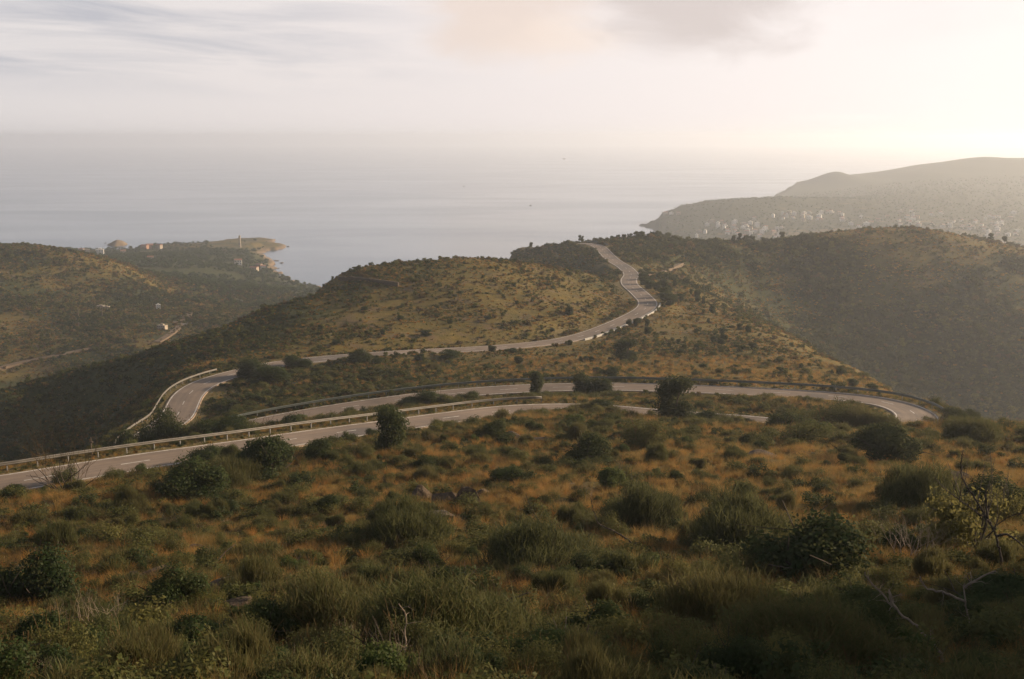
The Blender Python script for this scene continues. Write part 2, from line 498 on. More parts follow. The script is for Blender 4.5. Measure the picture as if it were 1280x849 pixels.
M['stone'] = solid('tower_stone', (.30, .25, .19), .9, 2, .3, bump=.3)
M['pole'] = solid('weathered_pole_wood', (.17, .13, .10), .9, 4, .3)
M['boat'] = solid('boat_hull', (.10, .10, .11), .5, 1, .2)
M['feather'] = solid('dark_feather', (.03, .028, .028), .8, 9, .3)

# asphalt
m, nt, out = mat('asphalt')
tc = N(nt, 'ShaderNodeTexCoord')
n1 = noise_node(nt, .12, 5, .6, tc.outputs['Object'])
n2 = noise_node(nt, 2.5, 5, .7, tc.outputs['Object'])
c = ramp(nt, n1.outputs['Fac'], [(.30, (.125, .096, .072)), (.48, (.19, .143, .105)), (.68, (.245, .185, .137))])
c2 = mixc(nt, c.outputs[0], (.07, .065, .065), math_(nt, 'MULTIPLY', n2.outputs['Fac'], .35))
ac = N(nt, 'ShaderNodeAttribute', attribute_name='across')
wt = ramp(nt, math_(nt, 'ABSOLUTE', ac.outputs['Fac']), [(0, (.78, .78, .80)), (.12, (1, 1, 1)), (.25, (.84, .84, .85)), (.45, (1.06, 1.05, 1.03)), (.68, (.84, .84, .85)), (.86, (1, 1, 1)), (1, (1.15, 1.08, .98))])
c2 = mixc(nt, c2, wt.outputs[0], .9, 'MULTIPLY')
n3 = noise_node(nt, .055, 2, .4, tc.outputs['Object'])
c2 = mixc(nt, c2, (.075, .068, .064), ramp(nt, n3.outputs['Fac'], [(.58, (0, 0, 0)), (.595, (.6, .6, .6))]).outputs[0])
b = N(nt, 'ShaderNodeBsdfPrincipled', Roughness=.75)
b.inputs['Specular IOR Level'].default_value = .35
nt.links.new(c2, b.inputs['Base Color'])
nt.links.new(b.outputs[0], out.inputs['Surface'])
M['asphalt'] = m
m, nt, out = mat('road_paint')
tc = N(nt, 'ShaderNodeTexCoord')
n2 = noise_node(nt, 1.5, 5, .7, tc.outputs['Object'])
c = ramp(nt, n2.outputs['Fac'], [(.4, (.62, .60, .56)), (.62, (.30, .28, .26))])
b = N(nt, 'ShaderNodeBsdfPrincipled', Roughness=.7)
nt.links.new(c.outputs[0], b.inputs['Base Color'])
nt.links.new(b.outputs[0], out.inputs['Surface'])
M['paint'] = m

# ground: soil, dry grass and low scrub in patches
m, nt, out = mat('hillside_ground')
tc = N(nt, 'ShaderNodeTexCoord')
dry = N(nt, 'ShaderNodeAttribute', attribute_name='dry')
sat = N(nt, 'ShaderNodeAttribute', attribute_name='sand')
na = noise_node(nt, .045, 6, .68, tc.outputs['Object'])
nb = noise_node(nt, .45, 6, .7, tc.outputs['Object'])
nc = noise_node(nt, 2.2, 5, .7, tc.outputs['Object'])
nd = noise_node(nt, .16, 5, .65, tc.outputs['Object'])
grass = ramp(nt, nb.outputs['Fac'], [(.25, (.058, .050, .013)), (.5, (.115, .088, .023)), (.75, (.20, .132, .036))])
soil = ramp(nt, nc.outputs['Fac'], [(.3, (.085, .058, .036)), (.7, (.17, .115, .072))])
scrub = ramp(nt, nb.outputs['Fac'], [(.3, (.022, .030, .010)), (.55, (.046, .050, .015)), (.75, (.080, .072, .022))])
g1 = mixc(nt, grass.outputs[0], soil.outputs[0], ramp(nt, nd.outputs['Fac'], [(.52, (0, 0, 0)), (.66, (.8, .8, .8))]).outputs[0])
# scrub share: threshold on noise shifts with dryness
th = math_(nt, 'ADD', math_(nt, 'MULTIPLY', na.outputs['Fac'], .55), math_(nt, 'MULTIPLY', nb.outputs['Fac'], .45))
v = math_(nt, 'SUBTRACT', th, math_(nt, 'ADD', math_(nt, 'MULTIPLY', dry.outputs['Fac'], .46), .22))
fac = math_(nt, 'MULTIPLY', math_(nt, 'ADD', v, .05), 8.0, True)
g2 = mixc(nt, g1, scrub.outputs[0], fac)
# faint contour terraces: greener strips along old field walls
sx = N(nt, 'ShaderNodeSeparateXYZ')
nt.links.new(tc.outputs['Object'], sx.inputs[0])
tz = math_(nt, 'ADD', math_(nt, 'MULTIPLY', sx.outputs['Z'], .42), math_(nt, 'MULTIPLY', na.outputs['Fac'], 2.6))
fr = math_(nt, 'FRACT', tz)
tl = ramp(nt, fr, [(0, (1, 1, 1)), (.10, (1, 1, 1)), (.20, (0, 0, 0)), (1, (0, 0, 0))])
msk = ramp(nt, nd.outputs['Fac'], [(.40, (0, 0, 0)), (.58, (.55, .55, .55))])
g3 = mixc(nt, g2, (.034, .036, .018), mixc(nt, (0, 0, 0), tl.outputs[0], msk.outputs[0]))
vg = N(nt, 'ShaderNodeAttribute', attribute_name='verge')
vc = ramp(nt, nc.outputs['Fac'], [(.35, (.075, .075, .022)), (.5, (.13, .10, .04)), (.65, (.20, .145, .08))])
g3 = mixc(nt, g3, vc.outputs[0], vg.outputs['Fac'])
g4 = mixc(nt, g3, (.20, .145, .095), sat.outputs['Fac'])
b = N(nt, 'ShaderNodeBsdfPrincipled', Roughness=.95)
b.inputs['Specular IOR Level'].default_value = .1
nt.links.new(g4, b.inputs['Base Color'])
bp = N(nt, 'ShaderNodeBump', Strength=.6, Distance=.5)
nt.links.new(nc.outputs['Fac'], bp.inputs['Height'])
nt.links.new(bp.outputs[0], b.inputs['Normal'])
nt.links.new(b.outputs[0], out.inputs['Surface'])
M['ground'] = m

# sea
m, nt, out = mat('sea_water')
tc = N(nt, 'ShaderNodeTexCoord')
mp = N(nt, 'ShaderNodeMapping')
mp.inputs['Rotation'].default_value = (0, 0, R(25))
mp.inputs['Scale'].default_value = (1, .45, 1)
nt.links.new(tc.outputs['Object'], mp.inputs[0])
w1 = noise_node(nt, .22, 6, .62, mp.outputs[0])
mp2 = N(nt, 'ShaderNodeMapping')
mp2.inputs['Rotation'].default_value = (0, 0, R(-12))
mp2.inputs['Scale'].default_value = (.35, 1, 1)
nt.links.new(tc.outputs['Object'], mp2.inputs[0])
w2 = noise_node(nt, .006, 5, .55, mp2.outputs[0], .6)
rr = ramp(nt, w2.outputs['Fac'], [(.38, (.14,) * 3), (.62, (.19,) * 3)])
b = N(nt, 'ShaderNodeBsdfPrincipled', IOR=1.333)
b.inputs['Base Color'].default_value = (.045, .095, .17, 1)
nt.links.new(rr.outputs[0], b.inputs['Roughness'])
bp = N(nt, 'ShaderNodeBump', Strength=.10, Distance=1.0)
nt.links.new(w1.outputs['Fac'], bp.inputs['Height'])
nt.links.new(bp.outputs[0], b.inputs['Normal'])
nt.links.new(b.outputs[0], out.inputs['Surface'])
M['sea'] = m

# ------------------------------------------------------------------ object helpers
def tag(o, label=None, cat=None, group=None, kind=None):
    for k, v in (('label', label), ('category', cat), ('group', group), ('kind', kind)):
        if v:
            o[k] = v
    return o


def link(name, me, parent=None, col=C):
    o = bpy.data.objects.new(name, me)
    col.objects.link(o)
    if parent:
        o.parent = parent
    return o


def empty(name, loc, rz=0.0, s=1.0):
    o = bpy.data.objects.new(name, None)
    C.objects.link(o)
    o.location = loc
    o.rotation_euler = (0, 0, rz)
    o.scale = (s, s, s)
    o.empty_display_size = .3
    return o


class MB:
    def __init__(s):
        s.v, s.f = [], []

    def quad(s, a, b, c, d):
        n = len(s.v)
        s.v += [a, b, c, d]
        s.f.append((n, n + 1, n + 2, n + 3))

    def box(s, x0, x1, y0, y1, z0, z1):
        n = len(s.v)
        s.v += [(x0, y0, z0), (x1, y0, z0), (x1, y1, z0), (x0, y1, z0), (x0, y0, z1), (x1, y0, z1), (x1, y1, z1), (x0, y1, z1)]
        s.f += [tuple(n + i for i in q) for q in ((0, 3, 2, 1), (4, 5, 6, 7), (0, 1, 5, 4), (1, 2, 6, 5), (2, 3, 7, 6), (3, 0, 4, 7))]

    def tube(s, pts, radii, sides=5, cap=True):
        pts = [Vector(p) for p in pts]
        rings = []
        for i, p in enumerate(pts):
            d = (pts[min(i + 1, len(pts) - 1)] - pts[max(i - 1, 0)])
            d = d.normalized() if d.length > 1e-9 else Vector((0, 0, 1))
            ref = Vector((0, 0, 1)) if abs(d.z) < .9 else Vector((1, 0, 0))
            a = d.cross(ref).normalized()
            b = d.cross(a)
            n = len(s.v)
            for k in range(sides):
                t = 2 * math.pi * k / sides
                s.v.append(tuple(p + (a * math.cos(t) + b * math.sin(t)) * radii[i]))
            rings.append(n)
        for r0, r1 in zip(rings, rings[1:]):
            for k in range(sides):
                s.f.append((r0 + k, r0 + (k + 1) % sides, r1 + (k + 1) % sides, r1 + k))
        if cap:
            s.f.append(tuple(rings[0] + k for k in range(sides)))
            s.f.append(tuple(rings[-1] + k for k in range(sides))[::-1])

    def sweep(s, prof, pts, sides, lefts=None):
        """profile (offset sideways, up) swept along pts"""
        rings = []
        for p, l in zip(pts, sides):
            n = len(s.v)
            for a, h in prof:
                s.v.append((p[0] + l[0] * a, p[1] + l[1] * a, p[2] + h))
            rings.append(n)
        k = len(prof)
        for r0, r1 in zip(rings, rings[1:]):
            for i in range(k):
                s.f.append((r0 + i, r0 + (i + 1) % k, r1 + (i + 1) % k, r1 + i))
        s.f.append(tuple(rings[0] + i for i in range(k))[::-1])
        s.f.append(tuple(rings[-1] + i for i in range(k)))

    def mesh(s, name, m, smooth_=False):
        me = bpy.data.meshes.new(name)
        me.from_pydata(s.v, [], s.f)
        me.materials.append(m)
        if smooth_:
            me.polygons.foreach_set('use_smooth', [True] * len(me.polygons))
        me.update()
        return me

    def build(s, name, m, parent=None, smooth_=False, col=C):
        return link(name, s.mesh(name, m, smooth_), parent, col)


def fast_mesh(name, verts, quads, m, smooth_=False):
    me = bpy.data.meshes.new(name)
    nv, nf, k = len(verts), len(quads), quads.shape[1]
    me.vertices.add(nv)
    me.vertices.foreach_set('co', verts.astype(np.float32).ravel())
    me.loops.add(nf * k)
    me.loops.foreach_set('vertex_index', quads.astype(np.int32).ravel())
    me.polygons.add(nf)
    me.polygons.foreach_set('loop_start', np.arange(0, nf * k, k, dtype=np.int32))
    me.polygons.foreach_set('use_smooth', np.full(nf, smooth_, bool))
    me.materials.append(m)
    me.update(calc_edges=True)
    return me


# ------------------------------------------------------------------ ground
idx = np.arange(NU * NV).reshape(NV, NU)
q = np.stack([idx[:-1, :-1], idx[:-1, 1:], idx[1:, 1:], idx[1:, :-1]], -1).reshape(-1, 4)
me = fast_mesh('ground', np.stack([GX, GY, GZ], -1).reshape(-1, 3), q, M['ground'], True)
for nm, F in (('dry', GD), ('sand', sand), ('verge', np.maximum(smooth(6.5, 3.8, RD) * .85, smooth(12, 7.5, RD) * smooth(0, .15, vnoise(GX / 7, GY / 7, 61) + .4 * vnoise(GX / 2, GY / 2, 62)) * .75))):
    at = me.attributes.new(nm, 'FLOAT', 'POINT')
    at.data.foreach_set('value', F.astype(np.float32).ravel())
tag(link('ground', me), kind='structure')

# sea: one disk to the horizon, finer rings near the coast are not needed (waves are in the bump)
mb = MB()
SR = 16000
ring = [(SR * math.cos(2 * math.pi * k / 96), SR * math.sin(2 * math.pi * k / 96), 0) for k in range(96)]
mb.v = ring
mb.f = [tuple(range(96))]
tag(mb.build('sea', M['sea']), kind='structure')

# ------------------------------------------------------------------ road
HW = 2.95


def strip(name, i0, i1, a0, a1, dz, m, parent=None, dash=None):
    mb = MB()
    for i in range(i0, i1):
        if dash and (i // dash[0]) % dash[1] != 0:
            continue
        p, q_ = road[i], road[i + 1]
        l0, l1 = left[i], left[i + 1]
        z0, z1 = p[2] + dz, q_[2] + dz
        mb.quad((p[0] + l0[0] * a0, p[1] + l0[1] * a0, z0), (q_[0] + l1[0] * a0, q_[1] + l1[1] * a0, z1),
                (q_[0] + l1[0] * a1, q_[1] + l1[1] * a1, z1), (p[0] + l0[0] * a1, p[1] + l0[1] * a1, z0))
    return mb.build(name, m, parent)


mb = MB()
prof = [(-HW - .25, -.35)] + [(HW * k / 8, 0) for k in range(-8, 9)] + [(HW + .25, -.35)]
mb.sweep(prof, road, left)
rd = mb.build('road', M['asphalt'])
at = rd.data.attributes.new('across', 'FLOAT', 'POINT')
at.data.foreach_set('value', np.tile(np.array([a_ / HW for a_, _ in prof], np.float32), NR))
tag(rd, kind='structure')
for s in (-1, 1):
    a = s * (HW - .25)
    tag(strip('edge_line', 0, NR - 1, a - .09 if s > 0 else a + .09, a + .09 if s > 0 else a - .09, .012, M['paint'], rd), kind='structure')
tag(strip('centre_line', 0, NR - 1, -.07, .07, .012, M['paint'], rd, (3, 3)), kind='structure')

# ------------------------------------------------------------------ guardrails
BEAM = [(0, .42), (.05, .46), (.05, .53), (0, .575), (.05, .62), (.05, .69), (0, .74), (-.02, .74), (.03, .69), (.03, .62), (-.025, .575), (.03, .53), (.03, .46), (-.02, .42)]
beam_pts = [(o, h) for o, h in BEAM]


def guardrail(i0, i1, side, off, label, m, mpost, step=3, hscale=1.0, stretch=1.05):
    c = (i0 + i1) // 2
    p = road[c] + np.r_[left[c] * side * off, 0]
    g = empty('guardrail', tuple(p))
    tag(g, label, 'guardrail', 'steel guardrails along the road')
    r = np.arange(i0, i1 + 1)
    pts = road[r] + np.c_[left[r] * side * off, np.zeros(len(r))] - p
    sd_ = left[r] * -side
    mb = MB()
    mb.sweep([(a * stretch, .575 + (h - .575) * stretch * hscale + .05) for a, h in beam_pts], pts, sd_)
    mb.build('beam', m, g, True)
    pm = MB()
    pm.box(-.06, .06, -.05, .05, -.9, .66)
    pme = pm.mesh('post', mpost)
    for k in range(0, len(r), step):
        o = link('post', pme, g)
        q_ = pts[k] - np.r_[sd_[k] * .11, 0]
        o.location = tuple(q_)
        o.rotation_euler = (0, 0, math.atan2(sd_[k][1], sd_[k][0]))
    return g


iA = ridx(-60, 607)
iB = ridx(688, 514)
guardrail(iA, iB, 1, 4.15, 'long pale steel guardrail along the outer edge of the nearest road stretch', M['galv'], M['post'], 3)
lo = ridx(1112, 533)
j0, j1 = ridx(1146, 524, lo - 6), ridx(302, 533, lo)
guardrail(j0, j1, -1, 4.15, 'grey green steel guardrail along the second road and round the right hairpin', M['galvgreen'], M['post'], 3, 1.0, 1.25)
k0, k1 = ridx(183, 560, j1), ridx(293, 464, j1)
guardrail(k0, k1, 1, 4.2, 'curved steel guardrail on the outside of the left hairpin bend', M['galv'], M['post'], 3, 1.0, 1.1)
m0, m1 = ridx(716, 424, k1), ridx(811, 380, k1)
# low white kerb wall on the outer side of the upper bend
mb = MB()
r = np.arange(m0, m1 + 1)
c = (m0 + m1) // 2
p0 = road[c] + np.r_[left[c] * -3.7, 0]
pts = road[r] + np.c_[left[r] * -3.7, np.zeros(len(r))] - p0
mb.sweep([(-.2, -.6), (-.2, .30), (-.16, .34), (.16, .34), (.2, .30), (.2, -.6)], pts, left[r])
o = mb.build('kerb_wall', M['kerbwhite'])
o.location = tuple(p0)
tag(o, 'low white kerb wall on the outer edge of the upper bend', 'kerb wall', None, 'thing')
n0, n1 = ridx(749, 307, m1), ridx(728, 303.5, m1)
guardrail(n0, min(n1 + 4, NR - 2), -1, 4.3, 'short dark guardrail where the road goes over the far crest', M['galvgreen'], M['post'], 3, 1.2, 2.0)

# ------------------------------------------------------------------ plant meshes
def rnd_dirs(n, g):
    v = g.normal(size=(n, 3))
    return v / np.linalg.norm(v, axis=1)[:, None]


def leaf_quads(cent, nrm, size, g, aspect=1.6):
    n = len(cent)
    ref = rnd_dirs(n, g)
    a = np.cross(nrm, ref)
    a /= np.linalg.norm(a, axis=1)[:, None] + 1e-9
    b = np.cross(nrm, a)
    s = (size * g.uniform(.6, 1.3, n))[:, None]
    A_, B_ = a * s * aspect * .5, b * s * .5
    v = np.stack([cent - A_, cent - B_ * .9 + A_ * .1, cent + A_, cent + B_ * .9 + A_ * .1], 1).reshape(-1, 3)
    f = np.arange(n * 4).reshape(n, 4)
    return v, f


def lobe_cloud(lobes, n, g, inner=.35, flat=1.0, up=.25):
    """points through a set of ellipsoid lobes, densest near their skins"""
    w = np.array([l[3] ** 2 for l in lobes])
    k = g.choice(len(lobes), n, p=w / w.sum())
    L = np.array(lobes)[k]
    d = rnd_dirs(n, g)
    rr_ = (1 - (1 - inner) * g.random(n) ** 2.2) * (1 + .16 * g.normal(size=n))
    P = L[:, :3] + d * (L[:, 3] * rr_)[:, None] * np.array([1, 1, flat])
    nr = d + .9 * g.normal(size=(n, 3)) * .6 + np.array([0, 0, up])
    nr /= np.linalg.norm(nr, axis=1)[:, None]
    return P, nr


def bush_mesh(name, m, g, n=2600, leaf=.05, w=1.0, h=.9, nl=9, spread=.62, flat=.9, aspect=1.7):
    lobes = []
    for k in range(nl):
        a = g.random() * 6.283
        rr_ = spread * math.sqrt(g.random())
        z = .14 + .66 * g.random() * (1 - .5 * rr_)
        lobes.append((rr_ * math.cos(a) * w * .6, rr_ * math.sin(a) * w * .6, z * h, g.uniform(.20, .36) * w * .75))
    P, nr = lobe_cloud(lobes, n, g, .4, flat)
    keep = P[:, 2] > .02
    v, f = leaf_quads(P[keep], nr[keep], leaf, g, aspect)
    return fast_mesh(name, v, f, m)


def blades(name, m, g, n, h, r, width, lean=.5, seg=3, tilt=.35, hvar=.35):
    """thin arching stems from a common base"""
    V, F = [], []
    a = g.random(n) * 6.283
    rr_ = r * np.sqrt(g.random(n))
    hh = h * (1 - hvar * g.random(n)) * (1 - .35 * (rr_ / max(r, 1e-6)) ** 2)
    d = np.stack([np.cos(a), np.sin(a)], 1) * 1.0
    ln = lean * (.25 + .75 * rr_ / max(r, 1e-6)) + tilt * .5 * g.normal(size=n) * .4
    b0 = np.c_[d * rr_[:, None] * .55, np.zeros(n)]
    side_a = g.random(n) * 6.283
    sdv = np.stack([np.cos(side_a), np.sin(side_a), np.zeros(n)], 1)
    jit = g.normal(size=(n, 2)) * .06 * h
    rows = []
    for k in range(seg + 1):
        t = k / seg
        c_ = b0 + np.c_[d * (ln * hh * (.35 * t + .65 * t * t))[:, None] + jit * t * t, hh * t * (1 - .12 * t * np.abs(ln))]
        wv = width * (1 - .8 * t)
        rows.append((c_ - sdv * wv * .5, c_ + sdv * wv * .5))
    v = np.concatenate([np.stack(r_, 1).reshape(-1, 3) for r_ in rows])
    f = []
    for k in range(seg):
        o0, o1 = k * 2 * n, (k + 1) * 2 * n
        i = np.arange(n) * 2
        f.append(np.stack([o0 + i, o0 + i + 1, o1 + i + 1, o1 + i], 1))
    # order faces blade by blade is not needed: islands share vertices
    return fast_mesh(name, v, np.concatenate(f), m)


def branchy(mb, p, d, length, r, depth, g, spread=.55, up=.15, nseg=4, kids=3, sides=4, taper=.55):
    pts, rad = [p], [r]
    q_, dd = Vector(p), Vector(d).normalized()
    for k in range(nseg):
        dd = (dd + Vector(g.normal(size=3)) * .22 + Vector((0, 0, up * .3))).normalized()
        q_ = q_ + dd * (length / nseg)
        pts.append(tuple(q_))
        rad.append(r * (1 - (1 - taper) * (k + 1) / nseg))
    mb.tube(pts, rad, sides, False)
    if depth > 0:
        for k in range(kids):
            t = g.uniform(.35, 1.0)
            i = min(int(t * nseg), nseg - 1)
            base = Vector(pts[i + 1])
            nd_ = (dd + Vector(g.normal(size=3)) * spread + Vector((0, 0, up))).normalized()
            branchy(mb, tuple(base), nd_, length * g.uniform(.5, .75), rad[i + 1] * .65, depth - 1, g, spread, up, max(2, nseg - 1), kids, 3, taper)


def stems_mesh(name, m, g, n=6, h=.6, r=.018):
    mb = MB()
    for k in range(n):
        a = g.random() * 6.283
        branchy(mb, (.05 * math.cos(a), .05 * math.sin(a), -.08), (math.cos(a) * .5, math.sin(a) * .5, 1), h, r, 1, g, .5, .2, 3, 2)
    return mb.mesh(name, m)


def twig_mesh(name, m, g, n=9, h=.55, r=.010, depth=2):
    mb = MB()
    for k in range(n):
        a = g.random() * 6.283
        s = g.uniform(.3, .9)
        branchy(mb, (.06 * math.cos(a), .06 * math.sin(a), -.05), (math.cos(a) * s, math.sin(a) * s, 1), h, r, depth, g, .55, .25, 3, 4, 3, .4)
    return mb.mesh(name, m)


def rock_mesh(name, m, g, sx=1, sy=.8, sz=.55):
    import bmesh
    bm = bmesh.new()
    bmesh.ops.create_icosphere(bm, subdivisions=4, radius=.5)
    off = g.random(3) * 50
    planes = [(Vector(rnd_dirs(1, g)[0]), g.uniform(.24, .46)) for _ in range(17)]
    for v in bm.verts:
        for nrm, dd in planes:
            e = v.co.dot(nrm) - dd
            if e > 0:
                v.co -= nrm * e * .92
        x, y, z = v.co * 4 + Vector(off)
        v.co *= 1 + .10 * float(vnoise(np.array(x * 3.1 + z * 2), np.array(y * 3.3 - z * 1.7), 8)) + .22 * float(vnoise(np.array(x + z * .7), np.array(y - z * .6), 3))
        v.co.x *= sx
        v.co.y *= sy
        v.co.z *= sz
    me = bpy.data.meshes.new(name)
    bm.to_mesh(me)
    bm.free()
    me.materials.append(m)
    return me


g = np.random.default_rng(21)
LIB = {}
LIB['evergreen'] = [(bush_mesh('foliage', M['evergreen'], g, 15000, .027, 1.0, .85, 14), stems_mesh('stems', M['darkwood'], g)) for _ in range(4)]
LIB['fresh'] = [(bush_mesh('foliage', M['fresh_green'], g, 9000, .032, 1.0, .8, 12), stems_mesh('stems', M['darkwood'], g)) for _ in range(2)]
LIB['olive'] = [(bush_mesh('foliage', M['olive'], g, 7000, .022, 1.0, .8, 14, .75), stems_mesh('stems', M['drytwig'], g, 9, .6, .014)) for _ in range(4)]
LIB['yellow'] = [(bush_mesh('foliage', M['yellow'], g, 3000, .038, 1.0, .9, 14, .9), stems_mesh('stems', M['darkwood'], g, 9, .7, .016)) for _ in range(2)]
def broom_mesh(name, m, g, n=9000, ln=.17, wd=.0075, nl=10, h=.85):
    """rounded broom: fine upright green twigs all through a cluster of lobes"""
    lobes = []
    for k in range(nl):
        a = g.random() * 6.283
        rr_ = .40 * math.sqrt(g.random())
        lobes.append((rr_ * math.cos(a), rr_ * math.sin(a), h * g.uniform(.18, .60 - .5 * rr_), g.uniform(.15, .25)))
    P, nr = lobe_cloud(lobes, n, g, .35, .95)
    P = P[P[:, 2] > -.02]
    n = len(P)
    c0 = np.c_[P[:, :2] * 1.4, np.zeros(n)]
    d = np.array([0, 0, 1.0]) + c0 * .55 + g.normal(size=(n, 3)) * np.array([.50, .50, .20])
    d /= np.linalg.norm(d, axis=1)[:, None]
    L_ = (ln * g.uniform(.5, 1.35, n))[:, None]
    sa = g.random(n) * 6.283
    sdv = np.stack([np.cos(sa), np.sin(sa), np.zeros(n)], 1) * (wd * g.uniform(.7, 1.3, n))[:, None]
    a0 = P - d * L_ * .5
    bend = g.normal(size=(n, 3)) * .012
    v = np.stack([a0 - sdv * .5, a0 + sdv * .5, P + bend + sdv * .45, P + bend - sdv * .45, P + d * L_ * .5 + sdv * .12, P + d * L_ * .5 - sdv * .12], 1).reshape(-1, 3)
    i = np.arange(n)[:, None] * 6
    f = np.concatenate([i + np.array([[0, 1, 2, 3]]), i + np.array([[3, 2, 4, 5]])])
    return fast_mesh(name, v, f, m)


LIB['broom'] = [(broom_mesh('foliage', M['broom'], g, 7000, .20, .009), stems_mesh('stems', M['drytwig'], g, 6, .35, .012)) for k in range(4)]
LIB['big_broom'] = [(broom_mesh('foliage', M['broom'], g, 16000, .13, .0055, 16), stems_mesh('stems', M['drytwig'], g, 8, .4, .010)) for k in range(4)]
LIB['dry'] = [(twig_mesh('twigs', M['drytwig'] if k % 3 else M['deadwood'], g, 13, .45, .009, 2), None) for k in range(6)]
LIB['rock'] = [(rock_mesh('rock', M['rock'], g, 1, g.uniform(.6, .9), g.uniform(.4, .7)), None) for _ in range(5)]


def tree_pair(g, m, n=2600, leaf=.055, nl=12, trunk=.35, lean=0.1):
    """unit-height tree: tapered trunk with limbs, crown of leaf-sized faces"""
    mb = MB()
    top = (lean * g.normal(), lean * g.normal(), trunk)
    mb.tube([(0, 0, -.12), (top[0] * .4, top[1] * .4, trunk * .5), top], [.045, .036, .03], 7, False)
    lobes = []
    for k in range(nl):
        a = g.random() * 6.283
        rr_ = (.34 if trunk > .2 else .25) * math.sqrt(g.random())
        z = g.uniform(trunk + .05, .86 - .25 * rr_)
        c_ = (top[0] + rr_ * math.cos(a), top[1] + rr_ * math.sin(a), z)
        lobes.append(c_ + (g.uniform(.10, .19) if trunk > .2 else g.uniform(.14, .23),))
        if k < 6:
            mb.tube([top, ((top[0] + c_[0]) / 2, (top[1] + c_[1]) / 2, (trunk + z) / 2 + .03), c_], [.022, .015, .006], 5, False)
    P, nr = lobe_cloud(lobes, n, g, .45, .85)
    v, f = leaf_quads(P, nr, leaf, g)
    return fast_mesh('crown', v, f, m), mb.mesh('trunk', M['darkwood'])


LIB['tree'] = [tree_pair(g, M['evergreen'], 6500, .034, 14, .30) for _ in range(4)]
LIB['lowtree'] = [tree_pair(g, M['evergreen'], 9000, .030, 17, .14) for _ in range(4)]

# ------------------------------------------------------------------ individual plants
placed = []
EXT = {}


def free(x, y, r):
    for (a, b, c_) in placed:
        if (a - x) ** 2 + (b - y) ** 2 < ((r + c_) * .62) ** 2:
            return False
    return True


PARTN = {'tree': ('crown', 'trunk'), 'lowtree': ('crown', 'trunk'), 'dry': ('twigs', None)}
counter = {}


def plant(kind, x, y, w, h=None, name='shrub', label='', cat='shrub', group=None, parts=True, rz=None, tilt=0.0, sink=.04):
    """w = width in metres (h = height, else in proportion)"""
    k = counter.get(kind, 0)
    counter[kind] = k + 1
    if kind == 'broom' and w > 1.5:
        kind = 'big_broom'
    fm, sm = LIB[kind][k % len(LIB[kind])]
    z = float(H(x, y)) - sink * w
    rz = random.random() * 6.283 if rz is None else rz
    if fm.name not in EXT:
        co_ = np.empty(len(fm.vertices) * 3, np.float32)
        fm.vertices.foreach_get('co', co_)
        co_ = co_.reshape(-1, 3)
        EXT[fm.name] = (float(np.percentile(np.abs(co_[:, :2]), 97) * 2), float(np.percentile(co_[:, 2], 98)))
    unit_w, unit_h = EXT[fm.name]
    sx_ = w / unit_w
    sz_ = sx_ if h is None else h / unit_h
    if parts and sm is not None:
        e = empty(name, (x, y, z), rz)
        e.scale = (sx_, sx_, sz_)
        pn = PARTN.get(kind, ('foliage', 'stems'))
        link(pn[0], fm, e)
        link(pn[1], sm, e)
    else:
        e = link(name, fm)
        e.location, e.rotation_euler, e.scale = (x, y, z), (tilt, 0, rz), (sx_, sx_, sz_)
    tag(e, label, cat, group)
    placed.append((x, y, w * .5))
    return e


